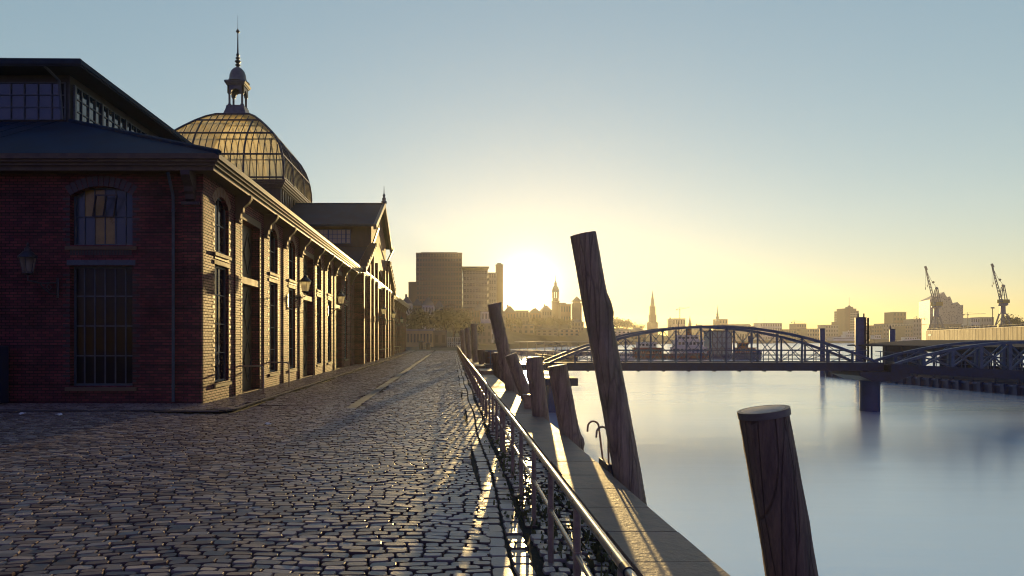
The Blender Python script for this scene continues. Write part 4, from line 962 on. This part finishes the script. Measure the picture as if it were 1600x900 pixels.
m = MB(); a = ((1453-VX)*s-.06,1000+.03); b_ = ((1439-VX)*1065/F,1065)
m.prism([(a[0],a[1],Z(506)),(b_[0],b_[1],Z(506)),(b_[0],b_[1],H+(530-477)*1065/F),(a[0]*.5+b_[0]*.5,1032,H+(530-474)*1032/F),(a[0],a[1],Z(468))],(5,2,0)); m.build('side_facade', m_, t)
m = MB(); m.prism([((1454-VX)*s,1000.5,-.2),((1503-VX)*s,1000.5,-.2),((1503-VX)*s,1000.5,Z(506)-.05),((1454-VX)*s,1000.5,Z(506)-.05)],(26,58,0)); m.build('brick_base', BM['brick'], t)

# floating dock with its cranes
dk = thing('floating_dock','long floating dock with high pale steel wall lit by the low sun','floating dock',(380,480,WZ))
d0, d1 = Vector((424,610,0)), Vector((300,308,0)); dd = (d1-d0).normalized(); nn = Vector((-dd.y,dd.x,0)); nn = nn if nn.x > 0 else -nn
ZT = 9.6
m = MB(); m.prism([d0+Vector((0,0,WZ-1)),d1+Vector((0,0,WZ-1)),d1+Vector((0,0,ZT)),d0+Vector((0,0,ZT))],nn*14); m.build('hull_wall', M('dock_steel',(.22,.165,.09),.7,spec=.1,col2=(.15,.115,.065),scale=.35,stretch=(1,1,.15)), dk)
m = MB(); L = (d1-d0).length
for k in range(0,int(L),7): p = d0+dd*k-nn*.02; m.beam(p+Vector((0,0,WZ)),p+Vector((0,0,ZT-.1)),.09)
m.beam(d0-nn*.02+Vector((0,0,1)),d1-nn*.02+Vector((0,0,1)),.1); m.build('wall_rib_frame', BM['tan'], dk)
m = MB(); a,b_ = d0-nn*.5+Vector((0,0,ZT+.02)), d1-nn*.5+Vector((0,0,ZT+.02)); m.prism([a,b_,b_+Vector((0,0,.35)),a+Vector((0,0,.35))],nn*15); m.build('walkway', BM['slate'], dk)
m = MB()
for k in range(4,int(L),9):
    p = d0+dd*k+nn*2+Vector((0,0,ZT+.4)); q = rnd.uniform(1.2,2.6); m.box(p.x-.6,p.x+.6,p.y-.6,p.y+.6,p.z,p.z+q)
    m.beam(p-nn*2,p-nn*2+Vector((0,0,1.3)),.15)
a,b_ = d0+Vector((0,0,ZT+1.7)), d1+Vector((0,0,ZT+1.7)); m.beam(a,b_,.12); m.build('deck_gear', BM['dark'], dk)
m = MB(); p = d0+dd*8-nn*.2; m.prism([p+Vector((0,0,5.2)),p+dd*9+Vector((0,0,5.2)),p+dd*9+Vector((0,0,6.6)),p+Vector((0,0,6.6))],nn*.1); m.build('pale_plate', BM['white'], dk)
YEL = M('crane_yellow',(.45,.30,.03),.5); CBL = M('crane_blue',(.05,.09,.22),.5); CGR = M('crane_grey',(.20,.20,.21),.5)
def dock_crane(label, px, Y, yb):
    s = Y/F; X = (px-VX)*s; z = lambda k: H+(VY-yb+k)*s     # k in photo pixels above the base
    c = thing('dock_crane',label,'dock crane',(X,Y,z(0)),'luffing cranes on the floating dock'); V = lambda a,b,k: (X+a*s,Y+b*s,z(k))
    for a,b in ((-1,-1),(1,-1),(-1,1),(1,1)):
        m = MB(); m.beam(V(a*8,b*6,-1),V(a*3.2,b*3,21),1.6*s); m.beam(V(a*8,b*6,0),V(0,b*5,12),.7*s); m.box(X+a*8*s-1.6*s,X+a*8*s+1.6*s,Y+b*6*s-s,Y+b*6*s+s,z(-1.5),z(.8)); m.build('leg', CGR, c)
    m = MB(); m.lathe((X,Y,0),[(4*s,z(20)),(3.6*s,z(24)),(3.4*s,z(33))],12); m.build('column', CBL, c, True)
    m = MB(); m.lathe((X,Y,0),[(5.2*s,z(33)),(6.8*s,z(35)),(6.8*s,z(37))],12); m.build('slewing_ring', CBL, c)
    m = MB(); m.box(X-6.5*s,X+8*s,Y-4*s,Y+4*s,z(37.2),z(43)); mc = m.build('machine_house', YEL, c, bevel=.3)
    m = MB(); m.box(X-7.2*s,X-4.2*s,Y-5.5*s,Y-2*s,z(38.5),z(43.5)); m.build('cab', BM['glass'], mc)
    m = MB()
    for b in (-2.2,2.2): m.beam(V(-4,b,43),V(-1,b*.6,64),.9*s); m.beam(V(5,b,43),V(1.5,b*.6,64),.9*s); m.beam(V(-3,b,50),V(4,b,50),.5*s); m.beam(V(-2,b,57),V(3,b,57),.5*s)
    m.lathe((X+.2*s,Y,0),[(2.4*s,z(63)),(2.6*s,z(65)),(1*s,z(66.5))],8); m.build('a_frame', CGR, c)
    j0, j1 = Vector(V(-3.5,0,44)), Vector(V(-17.5,0,98)); m = MB(); off = Vector((1.9*s,0,.4*s)); n = 11
    P0 = [j0.lerp(j1,k/n)-off*(1-.75*k/n) for k in range(n+1)]; P1 = [j0.lerp(j1,k/n)+off*(1-.75*k/n) for k in range(n+1)]
    for k in range(n): m.beam(P0[k],P0[k+1],.8*s); m.beam(P1[k],P1[k+1],.8*s); m.beam(P0[k],P1[k+1],.45*s); m.beam(P1[k],P0[k+1],.35*s)
    m.beam(V(-17.5,0,99),V(-15,0,93),2.4*s); m.build('jib', CGR, c)
    m = MB(); m.beam(V(1,0,65),V(-8,0,77),.35*s); m.beam(V(-8,0,77),V(-14.5,0,90),.3*s); m.beam(V(-5.5,0,73),V(-4,0,75),2.4*s); m.build('luffing_tackle', BM['dark'], c)
    m = MB(); m.beam(V(-16.8,0,97),V(-16.8,0,66),.22*s); m.beam(V(-14.2,0,92),V(-14.2,0,70),.22*s); m.lathe((X-16.8*s,Y,0),[(.2*s,z(62)),(.7*s,z(64)),(.5*s,z(66))],6); m.lathe((X-14.2*s,Y,0),[(.2*s,z(66)),(.7*s,z(68)),(.5*s,z(70))],6); m.build('hook_block', BM['dark'], c)
dock_crane('yellow and blue luffing crane on the dock, in front of the wave-roofed hall',1463,618,515)
dock_crane('yellow and blue luffing crane on the dock, right of the wave-roofed hall against open sky',1567,455,511)
lm = thing('light_mast','slim light mast on the floating dock left of the right-hand crane','light mast',((1551-VX)/F*480,480,10)); X,Y = (1551-VX)/F*480,480
m = MB(); m.tube([(X,Y,9.5),(X,Y,H+48/F*480)],.25,6); m.build('mast', BM['dark'], lm); m = MB(); m.box(X-1,X+1,Y-.5,Y+.5,H+48/F*480,H+50/F*480); m.build('lamp_head', BM['grey'], lm)

# ------------------------------------------------------------------ ships and stages on the water
HR = M('hull_red',(.22,.045,.035),.5); HW = M('ship_white',(.62,.62,.60),.45,col2=(.45,.45,.44)); HB_ = M('hull_blue',(.03,.06,.16),.5); HO = M('ship_orange',(.42,.16,.03),.5); HK = M('hull_black',(.03,.03,.035),.5)
def ship(name,label,cat,x0,x1,Y,hh,hull,tiers,masts=(),funnel=None,bow=1,beam_=None):
    X0,X1 = (x0-VX)/F*Y,(x1-VX)/F*Y; L = X1-X0; B = beam_ or min(8,L*.22); s = thing(name,label,cat,((X0+X1)/2,Y,WZ)); yc = Y+B/2
    plan = [(0,.32),(.03,.5),(.72,.5),(.9,.3),(1,.0),(.9,-.3),(.72,-.5),(.03,-.5),(0,-.32)]
    if bow < 0: plan = [(1-a,b) for a,b in plan]
    m = MB(); lay = []
    for f,z in ((.94,WZ-.4),(1,WZ+hh)):
        lay.append([(X0+L*(.5+(a-.5)*f),yc+b*B*f,z+(hh*.45*max(0,(a-.7 if bow>0 else .3-a)/.3) if z > WZ else 0)) for a,b in plan])
    n = len(plan); m.add(lay[0]+lay[1],[(i,(i+1)%n,(i+1)%n+n,i+n) for i in range(n)]+[tuple(range(n,2*n))]); m.build('hull', hull, s)
    m = MB(); m.box(X0+L*.05,X0+L*.95,Y-.05,Y-.004,WZ+hh*.8,WZ+hh*.9); m.build('rubbing_strake', HK, s)
    z = WZ+hh
    for a,b,h,mt,nw in tiers:
        xa,xb = X0+L*a,X0+L*b; m = MB(); m.box(xa,xb,Y+B*.12,Y+B*.88,z,z+h); m.box(xa-.3,xb+.3,Y+B*.06,Y+B*.94,z+h+.002,z+h+.14); d = m.build('deckhouse', mt, s)
        for k in range(nw):
            m = MB(); u = xa+(xb-xa)*(k+.5)/nw; w_ = (xb-xa)/nw*.3; m.box(u-w_,u+w_,Y+B*.12-.05,Y+B*.12-.004,z+h*.35,z+h*.8); m.build('window', WG, d)
        z += h+.15
    for a,h in masts:
        m = MB(); x = X0+L*a; m.tube([(x,yc,WZ+hh),(x,yc,WZ+hh+h)],[.14,.06],6)
        for f in (.45,.65,.82): m.beam((x-h*.09,yc,WZ+hh+h*f),(x+h*.09,yc,WZ+hh+h*f),.1)
        m.build('mast', BM['dark'], s)
    if funnel: m = MB(); x = X0+L*funnel; m.lathe((x,yc,z-.3),[(.7,0),(.62,1.8),(.66,1.9)],12); m.build('funnel', hull, s, True)
    m = MB()
    for k in range(15): x = X0+L*(.05+.06*k); m.beam((x,Y+.05,WZ+hh),(x,Y+.05,WZ+hh+.9),.05)
    m.beam((X0+L*.05,Y+.05,WZ+hh+.9),(X0+L*.9,Y+.05,WZ+hh+.9),.05); m.build('deck_rail', HW, s); return s
ship('restaurant_ship','red-hulled ship with stacked white decks seen through the bridge lattice','ship',1046,1112,168,1.4,HR,[(.08,.9,1.5,HW,9),(.12,.82,1.5,HW,8),(.2,.7,1.1,HW,5)],[(.25,8)],.5)
ship('ferry','dark red and white ferry moored left of the stacked-deck ship','ship',985,1044,172,1.3,HR,[(.1,.85,1.4,HR,8),(.2,.7,1.2,HW,5)],[(.4,5)],bow=-1)
ship('tug','orange-decked tug with blue hull at the right end of the moored row','tug boat',1146,1193,165,1.7,HB_,[(.1,.75,1.1,HO,4),(.2,.5,1.1,HO,3)],[(.35,4)],.6)
ship('launch','small white launch lying left of the tall leaning pile','boat',868,892,165,.8,HW,[(.15,.6,.9,HW,3)],bow=-1)
ship('barge','low dark work barge floating behind the thick timber stump','barge',848,905,148,1.1,HK,[(.1,.3,1.2,BM['grey'],2)])
ship('excursion_boat','white excursion boat with long cabin right of the tall leaning pile','boat',962,992,150,.9,HW,[(.1,.85,1.0,HW,7)],bow=-1)
ship('museum_ship','white cargo museum ship with derrick masts on the far bank','ship',1300,1352,900,7,HW,[(.45,.75,4,HW,6),(.5,.7,4,HW,4)],[(.2,42),(.4,38),(.85,36)],.6,beam_=16)
ship('sailing_ship','tall sailing ship with two bare masts behind the bridge','sailing ship',1172,1212,800,4,HK,[(.3,.6,2.5,HW,4)],[(.32,29),(.64,29)],beam_=12)
ship('coaster','small dark coaster under the wide grey warehouse','ship',1366,1404,890,5,HK,[(.05,.3,5,HW,3)],[(.6,14)],beam_=12,bow=1)
ship('harbour_boat','white harbour boat right of the dark coaster by the dock','boat',1408,1442,885,3.5,HW,[(.2,.75,4,HW,5)],[(.4,12)],beam_=10)
kk = thing('glass_kiosk','tall bluish glass pavilion on the floating stage between ship and tug','pavilion',((1127-VX)/F*178,178,WZ))
xa,xb = (1113-VX)/F*178,(1143-VX)/F*178; zt = H+(530-518)/F*178; m = MB(); m.box(xa,xb,178,184,WZ+1,zt); m.build('glass_body', M('pavilion_glass',(.22,.36,.42),.2), kk)
m = MB(); m.box(xa-.5,xb+.5,177.5,184.5,zt,zt+.3)
for k in range(5): x = xa+(xb-xa)*k/4; m.box(x-.09,x+.09,177.88,177.997,WZ+1,zt)
for k in range(1,4): z = WZ+1+(zt-WZ-1)*k/4; m.box(xa,xb,177.9,177.996,z-.06,z+.06)
m.build('frame', BM['slate'], kk)
fs_ = thing('floating_stage','long low dark floating stage the ships lie along','landing stage',((1060-VX)/F*177,177,WZ))
xa,xb = (955-VX)/F*177,(1150-VX)/F*177; m = MB(); m.box(xa,xb,176.5,186,WZ-.4,WZ+.98); m.build('hull', PONT, fs_)
m = MB()
for k in range(24): x = xa+(xb-xa)*k/23; m.beam((x,176.7,WZ+.98),(x,176.7,WZ+2),.08)
m.beam((xa,176.7,WZ+2),(xb,176.7,WZ+2),.08); m.build('railing', BM['grey'], fs_)
ls = thing('landing_stage','brownish floating landing stage with flat shelter roof below the sunbeams','landing stage',((860-VX)/F*210,210,WZ))
xa,xb = (792-VX)/F*210,(950-VX)/F*210; m = MB(); m.box(xa,xb,210,219,WZ-.4,WZ+1.1); m.build('hull', PONT, ls)
m = MB(); m.box(xa+3,xb-5,211,218,WZ+4.0,WZ+4.3); m.build('shelter_roof', BM['grey'], ls)
for k in range(9): m = MB(); x = xa+4+(xb-xa-10)*k/8; m.box(x-.12,x+.12,212,212.24,WZ+1.1,WZ+4.0); m.build('post', BM['dark'], ls)
gw = thing('gangway','short covered gangway with sloping pale roof left of the tall pile','gangway',((895-VX)/F*120,120,0))
m = MB(); a = at(838,556,122); b_ = at(888,561,118); m.prism([a,b_,(b_[0],b_[1],b_[2]+.35),(a[0],a[1],a[2]+.35)],(0,2.4,0)); m.build('deck', DECKM, gw)
m = MB(); m.prism([(a[0],a[1]+.2,a[2]+2.2),(b_[0],b_[1]+.2,b_[2]+2.2),(b_[0],b_[1]+.2,b_[2]+2.35),(a[0],a[1]+.2,a[2]+2.35)],(0,2,0))
for f in (.02,.35,.65,.98): p = Vector(a).lerp(Vector(b_),f)+Vector((0,.3,0)); m.beam(p,p+Vector((0,0,2.2)),.1)
m.build('roof', BM['grey'], gw)

# ------------------------------------------------------------------ trees
LEAFB = M('winter_leaves',(.08,.074,.03),.8,col2=(.04,.038,.018),scale=.9,spec=.25); LEAFG = M('green_leaves',(.05,.075,.025),.7,col2=(.028,.042,.016),scale=.9,spec=.25); BARK = M('tree_bark',(.07,.055,.04),.85,scale=2)
def tree_proto(name, label, seed, h, r, leaves, mat, size):
    q = random.Random(seed); t = thing(name, label, 'tree'); m = MB(); tips = []
    def limb(p, d, L, rad, depth):
        pts = [p]; 
        for k in range(3): d = (d+Vector((q.gauss(0,.16),q.gauss(0,.16),q.uniform(0,.1)))).normalized(); pts.append(pts[-1]+d*L/3)
        m.tube(pts,[rad,rad*.85,rad*.7,rad*.5],5 if depth else 7,cap=False); tips.append(pts[-1])
        if depth > 1: tips.append(pts[-2])
        if depth < 3:
            for k in range(3 if depth else 5):
                a = q.uniform(0,6.28); e = (d*.75+Vector((math.cos(a),math.sin(a),q.uniform(-.1,.5)))*.75).normalized(); limb(pts[q.choice((2,3,3))],e,L*q.uniform(.55,.75),rad*.5,depth+1)
    limb(Vector((0,0,-.3)),Vector((0,0,1)),h*.36,h*.03,0); m.build('trunk', BARK, t, True)
    m = MB(); sx = h/max(p.z for p in tips)*.93; sr = r/max(1e-3,max(math.hypot(p.x,p.y) for p in tips))
    for i in range(leaves):
        p = q.choice(tips); c = Vector((p.x*max(.7,min(1.3,sr)),p.y*max(.7,min(1.3,sr)),p.z*min(1.1,sx)))+Vector((q.gauss(0,.07),q.gauss(0,.07),q.gauss(0,.06)))*h
        u = Vector((q.gauss(0,1),q.gauss(0,1),q.gauss(0,1))).normalized(); v = u.cross(Vector((q.random(),q.random(),1))).normalized(); s_ = size*q.uniform(.5,1.2)
        m.quad(c-u*s_,c-v*s_*.6,c+u*s_,c+v*s_*.6)
    m.build('crown', mat, t, fix=False); return t
TA = tree_proto('broad_tree','broad brown winter tree, leftmost of the clump under the tower block',1,11,6,1100,LEAFB,.42)
TB = tree_proto('bare_tree','sparse brown tree second from left in the clump under the tower block',2,11,5,420,LEAFB,.34)
TC = tree_proto('dock_tree','tall green tree behind the dock at the right edge of the photo',3,11,3.6,900,LEAFG,.4)
GT = 'winter trees on the hillside'
def put(proto, px, ytop, Y, lb, grp, first=False):
    X = (px-VX)/F*Y; zb = max(-.05, hz(X,Y)) if Y < 900 else 0; zb = 0 if Y < 230 else zb
    sc = max(.35,(H+(VY-ytop)/F*Y-zb)/11); rz = rnd.uniform(0,6.28)
    if first: proto.location = (X,Y,zb); proto.rotation_euler = (0,0,rz); proto.scale = (sc,)*3; proto['group'] = grp
    else: dup(proto,(X,Y,zb),rz,lb,grp,sc)
put(TA,662,474,235,None,GT,True); put(TB,673,478,245,None,GT,True); put(TC,1580,487,520,None,'trees behind the dock',True)
for p,px,yt,Y,lb in ((TA,688,473,225,'dense round brown tree in the middle of the clump under the tower block'),(TA,704,476,238,'dense brown tree right of the round one in the clump under the tower block'),(TB,716,484,250,'thin tree at the right end of the clump under the tower block'),
    (TB,648,483,240,'thin bare tree at the left foot of the town houses'),(TA,640,500,215,'bushy low tree behind the long yellow shed'),(TA,731,492,262,'brown tree below the canopy office block'),(TA,746,500,250,'low brown tree left of the white apartment house'),
    (TA,782,492,390,'brown tree in the glow right of the slim leaning pile'),(TB,799,489,440,'thin tree in front of the warehouse under the sun'),(TA,815,494,430,'round tree before the dark flat block in the glare'),(TA,834,492,450,'round tree before the gabled brick warehouse'),
    (TA,853,492,480,'round tree below the hip-roofed dark house by the church'),(TA,872,494,500,'round tree at the foot of the clock tower church'),(TB,888,492,520,'thin tree right of the clock tower church'),(TA,908,496,560,'tree left of the tall leaning pile under the pyramid-roofed tower'),
    (TA,962,491,800,'tallest hilltop tree just right of the tall leaning pile'),(TA,971,494,790,'second hilltop tree right of the tall leaning pile'),(TA,981,498,800,'third hilltop tree, lower than its left neighbours'),(TB,992,499,780,'loose bare hilltop tree standing apart'),(TB,1001,502,790,'last bare hilltop tree before the slim stone steeple'),
    (TA,951,493,770,'hilltop tree half hidden by the tall leaning pile'),(TA,944,500,700,'lower slope tree at the right edge of the tall leaning pile')):
    put(p,px,yt,Y,lb,GT)
for px,yt,Y,lb in ((1592,495,530,'shorter green tree behind the dock, right of the tallest one'),(1573,499,540,'low green tree peeping left of the tallest dock tree')): put(TC,px,yt,Y,lb,'trees behind the dock')

# ------------------------------------------------------------------ air
m_ = bpy.data.materials.new('air'); m_.use_nodes = True; nt = m_.node_tree; nt.nodes.remove(nt.nodes['Principled BSDF'])
pv_ = nd(nt,'ShaderNodeVolumePrincipled'); pv_.inputs['Color'].default_value = (.98,.95,.88,1); pv_.inputs['Density'].default_value = .00012; pv_.inputs['Anisotropy'].default_value = .7
nt.links.new(pv_.outputs[0], nt.nodes['Material Output'].inputs['Volume'])
m = MB(); m.box(-3020,3020,-160,3020,-9.2,95); kind(m.build('haze', m_), 'stuff')
